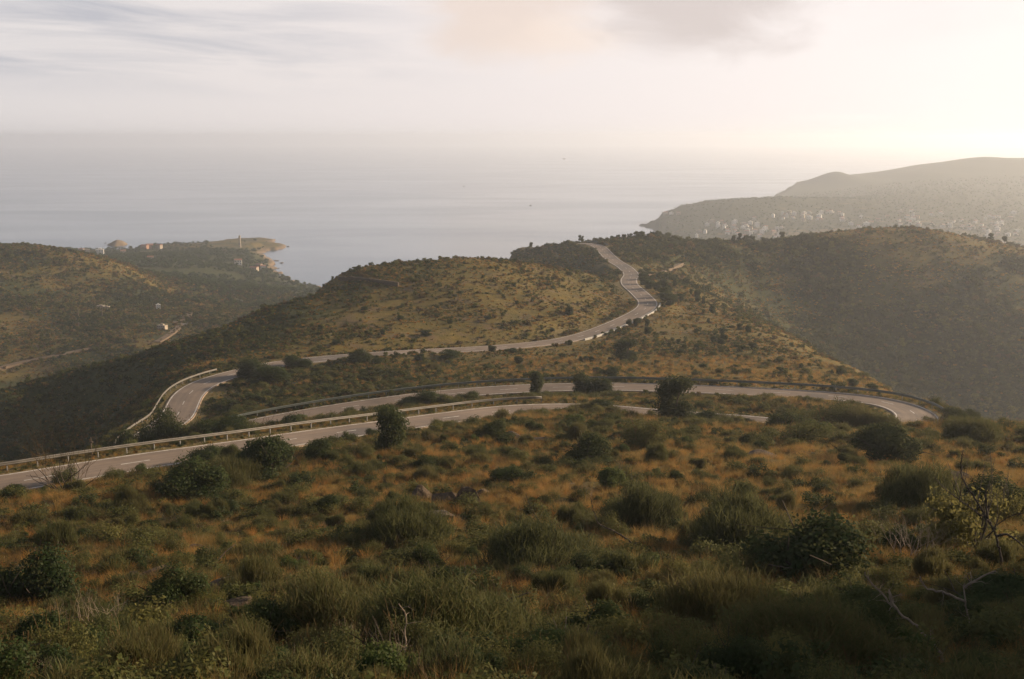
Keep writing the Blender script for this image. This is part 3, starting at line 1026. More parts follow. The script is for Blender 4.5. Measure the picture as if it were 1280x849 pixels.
# notable plants: (kind, name, base px, base py, width px, height px, label)
NOTABLE = [
    ('lowtree', 'evergreen_tree', 493, 569, 46, 54, 'dense dark evergreen tree standing alone just below the near road', 'tree'),
    ('lowtree', 'evergreen_tree', 846, 527, 37, 52, 'compact dark rounded tree between the two road loops, right of centre', 'tree'),
    ('lowtree', 'evergreen_tree', 728, 497, 28, 26, 'broad dark tree beside the second road, taller left one of a touching pair', 'tree'),
    ('lowtree', 'evergreen_tree', 748, 497, 26, 23, 'broad dark tree beside the second road, lower right one of a touching pair', 'tree'),
    ('lowtree', 'evergreen_tree', 675, 491, 20, 27, 'slender dark tree overlapping the second road in its middle', 'tree'),
    ('lowtree', 'round_tree', 784, 451, 24, 25, 'lone round dark tree on the dry grass slope below the upper bend', 'tree'),
    ('evergreen', 'dome_bush', 1107, 577, 66, 40, 'big dome shaped dark green bush in front of the right hairpin', 'bush'),
    ('fresh', 'green_bush', 1025, 550, 36, 22, 'bright green rounded bush left of the big dark dome bush', 'bush'),
    ('olive', 'pale_bush', 1053, 532, 34, 26, 'olive green bush beside the inner corner of the right hairpin', 'bush'),
    ('evergreen', 'dark_bush', 1192, 531, 26, 18, 'dark bush on the right skyline edge just past the hairpin guardrail', 'bush'),
    ('evergreen', 'dark_bush', 1212, 531, 22, 17, 'dark bush at the far right end of the row past the hairpin guardrail', 'bush'),
    ('dry', 'brown_shrub', 1170, 532, 34, 22, 'brown dry shrub touching the end of the hairpin guardrail', 'shrub'),
    ('evergreen', 'dark_bush', 1162, 517, 24, 16, 'dark bush on the drop behind the hairpin guardrail', 'bush'),
    ('evergreen', 'dark_bush', 332, 600, 54, 50, 'tall dark green bush below the near road, left of the middle', 'bush'),
    ('evergreen', 'dark_bush', 275, 575, 40, 24, 'dark reddish green bush overlapping the near road edge', 'bush'),
    ('evergreen', 'dark_bush', 240, 622, 70, 44, 'wide blue green bush at the foot of the near road bank', 'bush'),
    ('broom', 'broom_shrub', 285, 612, 60, 36, 'yellow green broom between the wide blue green bush and the tall dark bush', 'shrub'),
    ('evergreen', 'dark_bush', 735, 584, 46, 36, 'round dark bush in the middle of the dry slope below the road', 'bush'),
    ('fresh', 'green_bush', 770, 614, 36, 26, 'green rounded bush on the slope, right of the rock outcrop', 'bush'),
    ('evergreen', 'dark_bush', 636, 606, 44, 20, 'low dark bush directly above the rock outcrop', 'bush'),
    ('olive', 'pale_bush', 805, 560, 50, 34, 'pale leafy bush left of the rounded roadside tree, lower on the slope', 'bush'),
    ('fresh', 'green_bush', 715, 535, 24, 14, 'small bright green bush under the near road, right of the guardrail end', 'bush'),
    ('evergreen', 'dark_bush', 668, 541, 18, 14, 'small dark bush by the bank under the end of the near guardrail', 'bush'),
    ('broom', 'broom_shrub', 800, 668, 84, 56, 'large dark green broom on the middle slope', 'shrub'),
    ('broom', 'broom_shrub', 930, 690, 110, 64, 'wide green broom in the dry grass, right of middle', 'shrub'),
    ('evergreen', 'dark_bush', 1240, 640, 76, 40, 'dark spiky bush behind the bare forked branch on the right', 'bush'),
    ('broom', 'broom_shrub', 1140, 645, 90, 54, 'shaded green broom left of the bare forked branch', 'shrub'),
    ('yellow', 'yellow_bush', 1215, 690, 90, 66, 'yellow leaved bush under the bare forked branch', 'bush'),
    ('yellow', 'yellow_bush', 1255, 660, 50, 46, 'yellow leaved bush beside the forked branch, at the right frame edge', 'bush'),
    ('fresh', 'green_bush', 388, 517, 20, 11, 'bright lime green bush between the two guardrails on the left', 'bush'),
    ('evergreen', 'dark_bush', 318, 473, 34, 22, 'dark bush at the mouth of the left hairpin, where the road disappears', 'bush'),
    ('evergreen', 'dark_bush', 340, 481, 40, 22, 'wide dark bush behind the one at the left hairpin mouth', 'bush'),
    ('evergreen', 'dark_bush', 372, 459, 30, 14, 'dark bush under the upper road, above the left loop', 'bush'),
    ('evergreen', 'dark_bush', 450, 452, 24, 14, 'dark bush touching the lower edge of the upper road on the left', 'bush'),
    ('evergreen', 'dark_bush', 540, 508, 34, 18, 'dark bush standing on the near edge of the second road', 'bush'),
    ('evergreen', 'dark_bush', 515, 511, 28, 13, 'low dark bush left of the one on the second road edge', 'bush'),
    ('evergreen', 'dark_bush', 585, 503, 26, 12, 'low dark bush between second road and near guardrail', 'bush'),
    ('evergreen', 'dark_bush', 711, 394, 9, 11, 'single small dark bush on the golden hill above the upper road', 'bush'),
    ('evergreen', 'dark_bush', 762, 470, 22, 10, 'dark bush just above the second road guardrail', 'bush'),
    ('evergreen', 'dark_bush', 920, 530, 24, 12, 'dark bush in front of the hidden stretch of the near road', 'bush'),
    ('olive', 'pale_bush', 1000, 555, 60, 28, 'wide olive bush left of the bright green bush', 'bush'),
    ('broom', 'broom_shrub', 1215, 556, 60, 30, 'brownish green broom on the right, near the ridge', 'shrub'),
                    ('olive', 'pale_bush', 132, 572, 30, 20, 'leafy bush beside the thin pole behind the near guardrail', 'bush'),
    ('evergreen', 'dark_bush', 40, 760, 90, 60, 'dark shaded bush low at the left frame edge', 'bush'),
    ('broom', 'broom_shrub', 560, 830, 200, 90, 'broad dark green broom at the very bottom of the slope, in the middle', 'shrub'),
    ('broom', 'broom_shrub', 420, 810, 130, 80, 'dark green broom left of the broad bottom broom', 'shrub'),
    ('evergreen', 'dark_bush', 690, 845, 150, 44, 'dense leafy dark bush at the bottom edge, right of the broad broom', 'bush'),
    ('broom', 'broom_shrub', 1040, 845, 190, 70, 'tall green broom at the bottom edge, right of the middle', 'shrub'),
    ('broom', 'broom_shrub', 890, 800, 120, 76, 'upright green broom above the bottom edge, right of the middle', 'shrub'),
    ('evergreen', 'dark_bush', 1010, 725, 120, 70, 'dark leafy bush on the shaded lower right slope', 'bush'),
    ('evergreen', 'dark_bush', 1262, 775, 100, 44, 'deep dark bush filling the lower right frame edge', 'bush'),
    ('dry', 'dead_shrub', 400, 800, 120, 70, 'tangle of dead twigs at the bottom, left of the dark green brooms', 'shrub'),
    ('dry', 'dead_shrub', 455, 846, 130, 66, 'lowest tangle of dead twigs at the bottom edge, left of middle', 'shrub'),
    ('dry', 'dead_shrub', 110, 806, 120, 64, 'tangle of dead twigs beside the dark bush at the lower left', 'shrub'),
    ('dry', 'dead_shrub', 190, 758, 90, 46, 'dead twigs among the broken brown rocks at the lower left', 'shrub'),
    ('dry', 'dead_shrub', 600, 765, 130, 56, 'grey brown dead shrub above the broad bottom broom', 'shrub'),
    ('dry', 'dead_shrub', 1130, 700, 110, 60, 'dead shrub with thin pale stems left of the yellow leaved bush', 'shrub'),
    ('dry', 'dead_shrub', 840, 760, 90, 46, 'dead twigs between the large brooms right of middle', 'shrub'),
    ('broom', 'broom_shrub', 680, 720, 130, 60, 'olive green broom under the rock outcrop, in the middle', 'shrub'),
    ('broom', 'broom_shrub', 510, 680, 90, 50, 'olive green broom directly below the rock outcrop', 'shrub'),
]
for kind, nm, px, py, wpx, hpx, lab, cat in NOTABLE:
    x, y, z = pick(px, py)
    s = math.hypot(y, CAMH - z) / FPX
    if road_dist(x, y) < 3.9 + wpx * s * .2 and py < 600:
        # keep off the asphalt: step to the camera side of the road
        for _ in range(40):
            if road_dist(x, y) >= 3.9 + wpx * s * .2:
                break
            y -= .25
    plant(kind, x, y, wpx * s * (1.15 if kind == 'lowtree' else 1.06), hpx * s * 1.08, nm, lab, cat)


SCREEN = [('evergreen', 150, 138, 557, 30, 0), ('olive', 176, 139, 549, 34, 0), ('evergreen', 204, 137, 534, 40, 0), ('olive', 231, 137, 535, 36, 0), ('evergreen', 262, 135, 541, 38, 0), ('evergreen', 292, 133, 534, 36, 0), ('olive', 325, 133, 532, 36, 0), ('evergreen', 357, 132, 529, 32, 0),
          ('olive', 1012, 119, 521, 40, 1), ('olive', 1047, 122, 512, 42, 1), ('broom', 1078, 121, 519, 36, 1), ('evergreen', 985, 116, 527, 34, 1), ('broom', 1098, 119, 529, 34, 1)]
SCR_LAB = ['leafy bush in the row hiding the lower left hairpin, behind the near guardrail', 'leafy bush in the row hiding the inner corner of the right hairpin']
for kind, px, D, top, wpx, gi in SCREEN:
    d = ray(px, top)
    x = d[0] * D
    h = max(1.2, CAMH + d[2] * D - float(H(x, D)))
    s = math.hypot(D, CAMH - float(H(x, D))) / FPX
    plant(kind, x, D, wpx * s * 1.3, h * 1.35 + .3, 'leafy_bush', SCR_LAB[gi], 'bush', ['bushes hiding the left hairpin', 'bushes hiding the right hairpin'][gi])


gs = np.random.default_rng(15)
for px in (655, 688, 722, 756, 790, 822, 858, 890, 922, 952, 984, 1012):
    k = ridx(px, 520, 0, NR // 2)
    o_ = HW + 1.5 + gs.random() * 1.2
    x, y = float(road[k, 0] - left[k, 0] * o_), float(road[k, 1] - left[k, 1] * o_)
    plant(['olive', 'evergreen', 'broom', 'dry'][int(gs.integers(0, 4))], x, y, gs.uniform(2.2, 4.2), gs.uniform(1.0, 1.9), 'verge_bush', 'low bush edging the near road, right of the guardrail end', 'bush', 'bushes edging the near road')


def pix(x, y, z):
    dz = z - CAMH
    f_ = y * cp - dz * sp
    return 640 + FPX * x / f_, 424.5 - FPX * (y * sp + dz * cp) / f_


def visible(x, y, z, top=1.0):
    """does the ground let the camera see a point TOP metres over this spot?"""
    D = np.linspace(4, y - 1.0, 160)
    line = CAMH + (z + top - CAMH) * D / y
    return bool(np.all(line > H(x * D / y, D) - .05))


ROCKS = [(290, 742, 66, 26, 'large flat topped brown rock on the shaded lower left slope'), (300, 765, 44, 26, 'grey rock under the large flat topped rock'),
         (528, 628, 26, 26, 'upright cracked rock forming the left half of the sunlit outcrop'), (556, 634, 30, 28, 'broken rock forming the middle of the sunlit outcrop'), (584, 634, 30, 24, 'rugged rock forming the right end of the sunlit outcrop'), (604, 622, 22, 14, 'small rock behind the right end of the sunlit outcrop'), (545, 648, 44, 12, 'low stone slab in front of the sunlit outcrop'),
         (640, 548, 24, 10, 'pale rock on the upper bank under the near guardrail end'), (672, 553, 26, 10, 'brown rock on the upper bank, right of the pale one'), (245, 690, 26, 9, 'pale slab stone above the large flat rock'), (318, 692, 16, 7, 'small grey stone right of the fallen stick'),
         (200, 720, 36, 18, 'broken brown rock at the left of the flat topped rock'), (170, 728, 30, 16, 'brown rock further left in the dead twigs'), (320, 792, 30, 14, 'pale small rock near the bottom, under the grey rock'), (110, 770, 40, 20, 'brown rock by the dark bush at the lower left'),
         (885, 645, 26, 14, 'dark rock in dry grass right of the middle'), (912, 632, 40, 10, 'flat rock in dry grass right of the middle, upper'), (955, 572, 40, 10, 'grey flat rock left of the big dome bush'), (1080, 785, 46, 18, 'grey rock in the shaded broom at lower right'), (1195, 600, 30, 10, 'grey stone by the dark spiky bush at the right'),
         (1105, 620, 24, 10, 'pale stone cluster rock above the shaded broom on the right'), (440, 560, 18, 8, 'small stone on the bank under the near road')]
ROCKP = []
for px, py, wpx, hpx, lab in ROCKS:
    x, y, z = pick(px, py)
    w_ = wpx * math.hypot(y, CAMH - z) / FPX
    ROCKP.append((x, y, w_))
    placed.append((x, y, w_ * .55))
    placed.append((x, y - w_ * .8, w_ * .4))
KINDTXT = {
    'evergreen': ('evergreen_bush', 'bush', 'dark green leafy bush'),
    'fresh': ('green_bush', 'bush', 'bright green leafy bush'),
    'olive': ('olive_bush', 'bush', 'pale olive leafy bush'),
    'broom': ('broom_shrub', 'shrub', 'spiky green broom shrub'),
    'dry': ('dry_shrub', 'shrub', 'bare brown twiggy shrub'),
}


def zone(px, py):
    side = 'left' if px < 427 else ('middle' if px < 853 else 'right')
    if py > 720:
        return f'on the shaded lowest slope, {side} third', f'lowest slope {side}'
    if py > 620:
        return f'among dry grass on the mid slope, {side} third', f'mid slope {side}'
    return f'on the upper slope just under the near road, {side} third', f'upper slope {side}'


cnt = 0
tries = 0
quota = {'evergreen': 200, 'fresh': 60, 'olive': 295, 'broom': 240, 'dry': 295}
got = {k: 0 for k in quota}
DRYGAP = .55
while cnt < 900 and tries < 14000:
    tries += 1
    t = random.random()
    D = math.exp(random.uniform(math.log(12), math.log(118))) if t < .75 else random.uniform(9, 120)
    x = random.uniform(-.53, .53) * (D + 4)
    z = float(H(x, D))
    if road_dist(x, D) < 5.6 or (D > 80 and D > 60 and rkd.find((x, D, 0))[0][1] < D):
        continue
    px, py = pix(x, D, z)
    if not (-60 < px < 1340) or py < 515 or py > 960:
        continue
    dr = float(gsample(GD, x, D))
    if dr > .5 and random.random() < DRYGAP:
        continue
    a = random.random()
    if a < .17 * (1.3 - dr):
        kind = 'evergreen'
    elif a < .20:
        kind = 'fresh'
    elif a < .45:
        kind = 'olive'
    elif a < .68 - .12 * dr:
        kind = 'broom'
    else:
        kind = 'dry'
    if got[kind] >= quota[kind]:
        continue
    big = random.random()
    w = {'evergreen': .7 + 1.5 * big ** 2, 'fresh': .5 + .8 * big, 'olive': .5 + 1.1 * big, 'broom': .6 + 1.5 * big ** 1.6, 'dry': .5 + .8 * big}[kind] * (.72 + D / 230)
    if not free(x, D, w * .5):
        continue
    w *= .86
    if D < 26:
        w = min(w, 1.1)
    nm, cat, txt = KINDTXT[kind]
    zt, zg = zone(px, py)
    size = 'small' if w < 1.1 else 'large'
    lab = f'{size} {txt} {zt}'
    plant(kind, x, D, w, w * random.uniform(.6, .95), nm, lab, cat, f'{size} {txt}s on the {zg}', parts=D < 70)
    got[kind] += 1
    cnt += 1
print('foreground shrubs', got, tries)

# dark bushes dotted over the middle ground
dots = [(815, 372, 16, 12), (822, 378, 18, 12), (832, 372, 12, 12), (836, 382, 12, 10), (818, 364, 12, 10), (844, 379, 9, 10), (808, 356, 14, 10), (801, 350, 12, 8), (812, 362, 16, 11), (828, 362, 10, 12), (838, 366, 8, 8),
        (872, 378, 8, 14), (879, 381, 6, 9), (891, 394, 8, 12), (862, 368, 5, 6), (850, 376, 8, 8), (844, 359, 6, 9), (902, 432, 8, 8), (900, 420, 9, 9), (925, 413, 7, 8), (938, 416, 10, 9), (905, 426, 8, 7), (945, 437, 14, 8),
        (893, 428, 8, 7), (869, 437, 8, 7), (851, 443, 7, 6), (850, 430, 7, 6), (810, 418, 8, 9), (796, 408, 7, 7), (782, 409, 6, 9), (811, 408, 8, 8), (795, 404, 9, 6), (822, 456, 8, 5), (879, 461, 9, 6), (838, 434, 6, 5), (975, 468, 9, 8), (1000, 461, 7, 6), (1050, 470, 12, 9), (1070, 485, 16, 10), (1090, 490, 14, 9), (925, 448, 6, 5), (918, 461, 6, 5), (960, 455, 6, 5), (870, 416, 5, 5), (885, 404, 5, 6),
        (420, 432, 10, 6), (480, 418, 9, 6), (534, 420, 12, 7), (610, 440, 12, 7), (640, 442, 12, 6), (712, 432, 8, 6), (560, 448, 22, 9), (520, 451, 16, 8), (470, 456, 14, 8), (650, 455, 16, 8), (702, 449, 10, 6), (403, 412, 8, 5), (575, 368, 7, 4), (640, 358, 8, 4), (500, 400, 8, 5), (690, 362, 7, 4), (610, 400, 8, 5), (648, 380, 7, 4), (455, 388, 8, 4), (560, 405, 9, 5), (690, 415, 7, 4)]
for k, (px, py, wpx, hpx) in enumerate(dots):
    x, y, z = pick(px, py, 140)
    s = math.hypot(y, CAMH - z) / FPX
    if road_dist(x, y) < 4.2 + wpx * s * .3:
        for _ in range(30):
            x += .3
            if road_dist(x, y) >= 4.2 + wpx * s * .3:
                break
    if px < 760:
        lab, gr = 'small dark bush dotted on the golden middle hill around the upper road', 'dark bushes on the middle hill'
    elif py < 385:
        lab, gr = 'dark bush in the clump beside the bend of the far road', 'dark bushes by the far road bend'
    else:
        lab, gr = 'small dark bush dotted on the dry spur right of the upper road', 'dark bushes on the dry spur'
    plant('lowtree', x, y, wpx * s * 1.05, hpx * s * 1.1, 'dark_bush', lab, 'bush', gr, parts=wpx > 11)

# trees on the far crest
crest = [(786, 300, 7, 6), (795, 299, 9, 8), (802, 299, 8, 8), (811, 300, 7, 6), (815, 300, 6, 8), (821, 301, 9, 9), (834, 302, 10, 8), (778, 303, 6, 5), (772, 304, 6, 5), (764, 306, 5, 4), (846, 303, 5, 3),
         (891, 304, 5, 4), (896, 304, 5, 4), (905, 304, 6, 3), (915, 304, 6, 8), (922, 304, 6, 10), (930, 304, 8, 8), (938, 304, 8, 7), (952, 303, 6, 5), (974, 302, 8, 8),
         (726, 311, 7, 7), (708, 314, 4, 3), (664, 325, 5, 5), (644, 327, 6, 4), (1138, 290, 4, 3), (1234, 314, 7, 7), (1252, 320, 6, 7)]
CL = ['far crest by the road', 'far crest, in the gap over the town', 'far crest elsewhere']
for px, py, wpx, hpx in crest:
    d = ray(px, py)
    # find the crest under this column
    Dg = np.linspace(470 if px > 655 else 330, 640 if px > 655 else 380, 400)
    zz = H(d[0] * Dg, Dg)
    k = int(np.argmax((zz - CAMH) / Dg))
    x, y = d[0] * Dg[k], Dg[k] - 3
    s = y / FPX
    zone_ = 'left of the town' if 740 < px < 850 else ('in front of the far town' if 880 < px < 990 else 'alone')
    if zone_ == 'left of the town':
        lab, gr = 'small dark tree on the far crest where the road goes over', 'trees on the crest above the road'
    elif zone_ == 'in front of the far town':
        lab, gr = 'small dark tree on the far crest in front of the white town', 'trees on the crest in front of the town'
    else:
        lab, gr = {726: ('lone dark tree on the far crest left of the road end', None), 708: ('tiny bush on the dark far crest left of the lone tree', None), 664: ('small bush where the dark far crest meets the golden hill', None), 644: ('low bush on the golden hill skyline at its right end', None),
                   1138: ('tiny bush on top of the right hand hill', None), 1234: ('dark bush on the descending right hand hill skyline, upper of two', None), 1252: ('dark bush on the descending right hand hill skyline, lower of two', None)}[px]
    plant('tree', x, y, wpx * s, hpx * s * 1.35, 'crest_tree', lab, 'tree', gr)

# ------------------------------------------------------------------ bare branches, dead shrub, rocks, poles
def poly_branch(name, anchors, label, base_px, m, cat='branch', radii=(.05, .012), sub=10, seed=1, twl=.35):
    """a bare branch: main polylines given in metres round the base (x right, y away, z up)"""
    x, y, z = pick(*base_px)
    e = empty(name, (x, y, z))
    tag(e, label, cat)
    gg = np.random.default_rng(seed)
    mb = MB()
    tw = MB()
    for line in anchors:
        pts = catmull(np.array(line, float), .08)
        n = len(pts)
        pts += gg.normal(size=pts.shape) * .012
        r0 = radii[0] * line[0][3] if len(line[0]) > 3 else radii[0]
        rad = [r0 * (1 - k / n) + radii[1] * (k / n) for k in range(n)]
        mb.tube([tuple(p[:3]) for p in pts], rad, 6, True)
        for _ in range(sub):
            k = int(gg.uniform(.25, .98) * n)
            dd = pts[min(k + 1, n - 1)][:3] - pts[max(k - 1, 0)][:3]
            dd = dd / (np.linalg.norm(dd) + 1e-9) + gg.normal(size=3) * .8
            branchy(tw, tuple(pts[k][:3]), tuple(dd), twl * gg.uniform(.5, 1.2), max(.006, rad[k] * .4), 1, gg, .6, .1, 3, 2, 3, .4)
    mb.build('limb', m, e)
    tw.build('sprays', m, e)
    return e


# forked branch on the right  (base at px 1255,700)
def rel(base, pts):
    x0, y0, z0 = pick(*base)
    d = y0 - .0
    out_ = []
    for px, py, dy in pts:
        rr_ = ray(px, py)
        D = d + dy
        out_.append((rr_[0] * D - x0, dy, CAMH + rr_[2] * D - z0))
    return out_


B = (1252, 715)
poly_branch('forked_branch', [rel(B, [(1254, 716, 0), (1248, 680, .1), (1238, 655, .15), (1215, 636, .1), (1190, 618, .0), (1168, 598, -.2)]), rel(B, [(1238, 655, .15), (1218, 622, .3), (1204, 600, .4), (1201, 580, .5), (1204, 562, .5)]),
                              rel(B, [(1246, 670, .1), (1262, 670, -.1), (1285, 688, -.2)]), rel(B, [(1234, 650, .1), (1233, 630, .2), (1232, 612, .2)])],
            'bare dark forked branch rising over the yellow bush at the right', B, M['darkwood'], 'branch', (.05, .012), 9, 3)
B = (1185, 846)
poly_branch('dead_branch', [rel(B, [(1188, 849, 0), (1168, 806, .1), (1150, 787, .2), (1120, 762, .3), (1098, 738, .4), (1080, 715, .5)]), rel(B, [(1120, 762, .3), (1113, 748, .3), (1110, 738, .3)])],
            'pale dead branch leaning out of the broom at lower right', B, M['deadwood'], 'branch', (.032, .010), 7, 4, .25)
B = (1222, 812)
poly_branch('dead_branch', [rel(B, [(1222, 814, 0), (1212, 780, .1), (1207, 752, .1), (1206, 728, .1)]), rel(B, [(1206, 735, .1), (1225, 722, 0), (1245, 714, -.1)]), rel(B, [(1207, 752, .1), (1178, 740, .2), (1160, 735, .3), (1150, 722, .3)])],
            'pale dead branch with a crosswise fork at the lower right', B, M['deadwood'], 'branch', (.026, .010), 6, 5, .25)
B = (752, 704)
poly_branch('gnarled_branch', [rel(B, [(750, 708, 0), (772, 698, 0), (790, 688, .1), (786, 676, .2), (768, 664, .3), (750, 655, .4), (742, 638, .5), (738, 622, .5)]), rel(B, [(790, 688, .1), (796, 678, .1)])],
            'dark gnarled branch twisting up from the middle slope', B, M['darkwood'], 'branch', (.05, .012), 7, 6, .3)
B = (682, 668)
poly_branch('bare_stem', [rel(B, [(679, 676, 0), (676, 656, .1), (664, 635, .2), (657, 618, .2)]), rel(B, [(668, 706, -.3), (658, 680, -.2), (648, 655, 0), (644, 640, .1)])],
            'pair of thin dark bare stems below the rock outcrop', B, M['darkwood'], 'branch', (.03, .009), 6, 7, .3)
B = (590, 792)
poly_branch('bent_branch', [rel(B, [(588, 792, 0), (610, 778, 0), (624, 760, .1), (640, 748, .2), (660, 741, .3)])], 'bent dark branch over the broom at the bottom middle', B, M['darkwood'], 'branch', (.035, .012), 5, 8, .25)
B = (462, 846)
poly_branch('dead_branch', [rel(B, [(466, 849, 0), (452, 825, 0), (442, 800, .1), (440, 780, .1)]), rel(B, [(502, 842, 0), (505, 815, .1), (508, 780, .2), (498, 755, .2)])],
            'pair of pale dead branches at the bottom, left of middle', B, M['deadwood'], 'branch', (.022, .008), 7, 9, .3)
B = (258, 714)
poly_branch('fallen_stick', [rel(B, [(262, 714, 0), (272, 702, .1), (284, 688, .2), (294, 680, .3)])], 'pale fallen stick lying by the flat rock at left', B, M['deadwood'], 'branch', (.03, .012), 2, 10, .2)
# the leafless shrub in front of the near road at left
x, y, z = pick(82, 617)
s = math.hypot(y, CAMH - z) / FPX
e = empty('leafless_shrub', (x, y, z))
tag(e, 'tall leafless brown shrub in front of the guardrail at the left', 'shrub')
gg = np.random.default_rng(5)
mb, tw = MB(), MB()
hh = 112 * s
for k in range(11):
    a = (k - 5) / 5.0
    branchy(mb, (a * .25, gg.normal() * .12, -.1), (a * .9 - .12, gg.normal() * .3, 1), hh * (.55 - .10 * abs(a)), .05, 0, gg, .35, .2, 6, 0, 5, .3)
for k in range(34):
    a = gg.uniform(-1, 1)
    branchy(tw, (a * .5 * hh * .5, gg.normal() * .25, hh * gg.uniform(.12, .35)), (a * .6 - .05, gg.normal() * .3, 1), hh * .42, .016, 2, gg, .4, .3, 3, 3, 3, .4)
mb.build('limb', M['darkwood'], e)
tw.build('sprays', M['drytwig'], e)

for k, (px, py, wpx, hpx, lab) in enumerate(ROCKS):
    x, y, z = pick(px, py)
    s = math.hypot(y, CAMH - z) / FPX
    o = link('rock', LIB['rock'][k % 5][0])
    o.location = (x, y, z + hpx * s * .30)
    o.scale = (wpx * s * 1.4, wpx * s * 1.1, hpx * s * 2.5)
    o.rotation_euler = (random.uniform(-.15, .15), random.uniform(-.15, .15), random.uniform(-.5, .5))
    tag(o, lab, 'rock')
for k in range(150):
    px, py = random.uniform(0, 1280), random.uniform(545, 830)
    x, y, z = pick(px, py)
    if road_dist(x, y) < 4.5 or y > 130:
        continue
    w = random.uniform(.18, .55)
    o = link('stone', LIB['rock'][k % 5][0])
    o.location, o.scale, o.rotation_euler = (x, y, z + .02), (w, w * .9, w * .8), (0, 0, random.random() * 6)
    zt, zg = zone(px, py)
    tag(o, f'small brown stone half sunk {zt}', 'stone', f'small stones on the {zg}')


def pole(px, py, hpx, label, r=.09, arm=False, dmin=60):
    x, y, z = pick(px, py, dmin)
    s = math.hypot(y, CAMH - z) / FPX
    e = empty('utility_pole', (x, y, z - .3))
    tag(e, label, 'pole')
    mb = MB()
    mb.tube([(0, 0, 0), (0, 0, hpx * s + .3)], [r, r * .75], 8)
    mb.build('shaft', M['pole'], e)
    mb = MB()
    mb.box(-.5 if arm else -.16, .5 if arm else .16, -.05, .05, hpx * s - .25, hpx * s - .13)
    mb.build('crossarm', M['pole'], e)


pole(115, 570, 24, 'thin wooden pole behind the near guardrail beside a leafy bush', .055)
pole(98, 396, 10, 'grey utility pole in the left valley, left of the white cottages', .22, True, 350)
pole(128, 397, 12, 'grey utility pole in the left valley, in front of the white cottages', .22, True, 350)
pole(380 * .26, 412, 9, 'grey utility pole lower on the left valley side', .22, True, 350)

# ------------------------------------------------------------------ buildings
def make_house(g, w, d, h, m, kind=0):
    """meshes of one house: walls, roof, windows"""
    a = MB()
    a.box(-w / 2, w / 2, -d / 2, d / 2, -2.5, h)
    if kind == 1:
        a.box(w / 2 - .003, w / 2 + w * .55, -d / 2 + .4, d / 2 - .6, -2.5, h * .58)
    r = MB()
    if kind == 2:          # flat roof with parapet
        r.box(-w / 2 - .15, w / 2 + .15, -d / 2 - .15, d / 2 + .15, h + .003, h + .35)
        r.box(-w * .18, w * .2, -d * .2, d * .2, h + .353, h + 2.0)
    else:
        o = .4
        n = len(r.v)
        r.v += [(-w / 2 - o, -d / 2 - o, h + .003), (w / 2 + o, -d / 2 - o, h + .003), (w / 2 + o, d / 2 + o, h + .003), (-w / 2 - o, d / 2 + o, h + .003), (-w / 2 - o, 0, h + d * .22), (w / 2 + o, 0, h + d * .22)]
        r.f += [(n, n + 1, n + 5, n + 4), (n + 2, n + 3, n + 4, n + 5), (n + 3, n, n + 4), (n + 1, n + 2, n + 5), (n, n + 3, n + 2, n + 1)]
        if kind == 1:
            r.box(w / 2 + .003, w / 2 + w * .57, -d / 2 + .3, d / 2 - .5, h * .58 + .003, h * .58 + .25)
    ws = []
    fl = max(1, int(h / 2.8))
    for f_ in range(fl):
        for k in range(max(2, int(w / 2.6))):
            n_ = max(2, int(w / 2.6))
            cx = -w / 2 + w * (k + .5) / n_
            ws.append((cx, .9 + f_ * 2.8))
    wm = MB()
    for cx, z in ws:
        wm.box(cx - .45, cx + .45, -d / 2 - .05, -d / 2 + .1, z, z + 1.2)
    return (a.mesh('wall', m), r.mesh('roof', M['roof'] if kind != 2 else m), wm.mesh('window', M['glass']))


g = np.random.default_rng(77)
HT = [make_house(g, 8, 6.5, 5.6, M['wallwhite'], 0), make_house(g, 6, 6, 5.5, M['wallwhite'], 1), make_house(g, 10, 7, 6.0, M['wallwhite'], 2), make_house(g, 7, 6, 8.4, M['wallwhite'], 2), make_house(g, 9, 6, 5.6, M['wallcream'], 0), make_house(g, 12, 7, 5.6, M['wallcream'], 2), make_house(g, 10, 7, 5.5, M['wallpink'], 0)]


def house(px, py, t, label, group=None, s=1.0, rz=None, dmin=500, name='house'):
    x, y, z = pick(px, py, dmin)
    e = empty(name, (x, y, z), random.uniform(-.5, .5) if rz is None else rz, s)
    a, b_, c_ = HT[t]
    link('wall', a, e)
    link('roof', b_, e)
    link('window', c_, e)
    tag(e, label, 'house', group)


TOWN = []
gt = np.random.default_rng(3)


def cluster(n, cx, cy, sx, sy):
    for _ in range(n):
        TOWN.append((cx + gt.normal() * sx, cy + gt.normal() * sy))


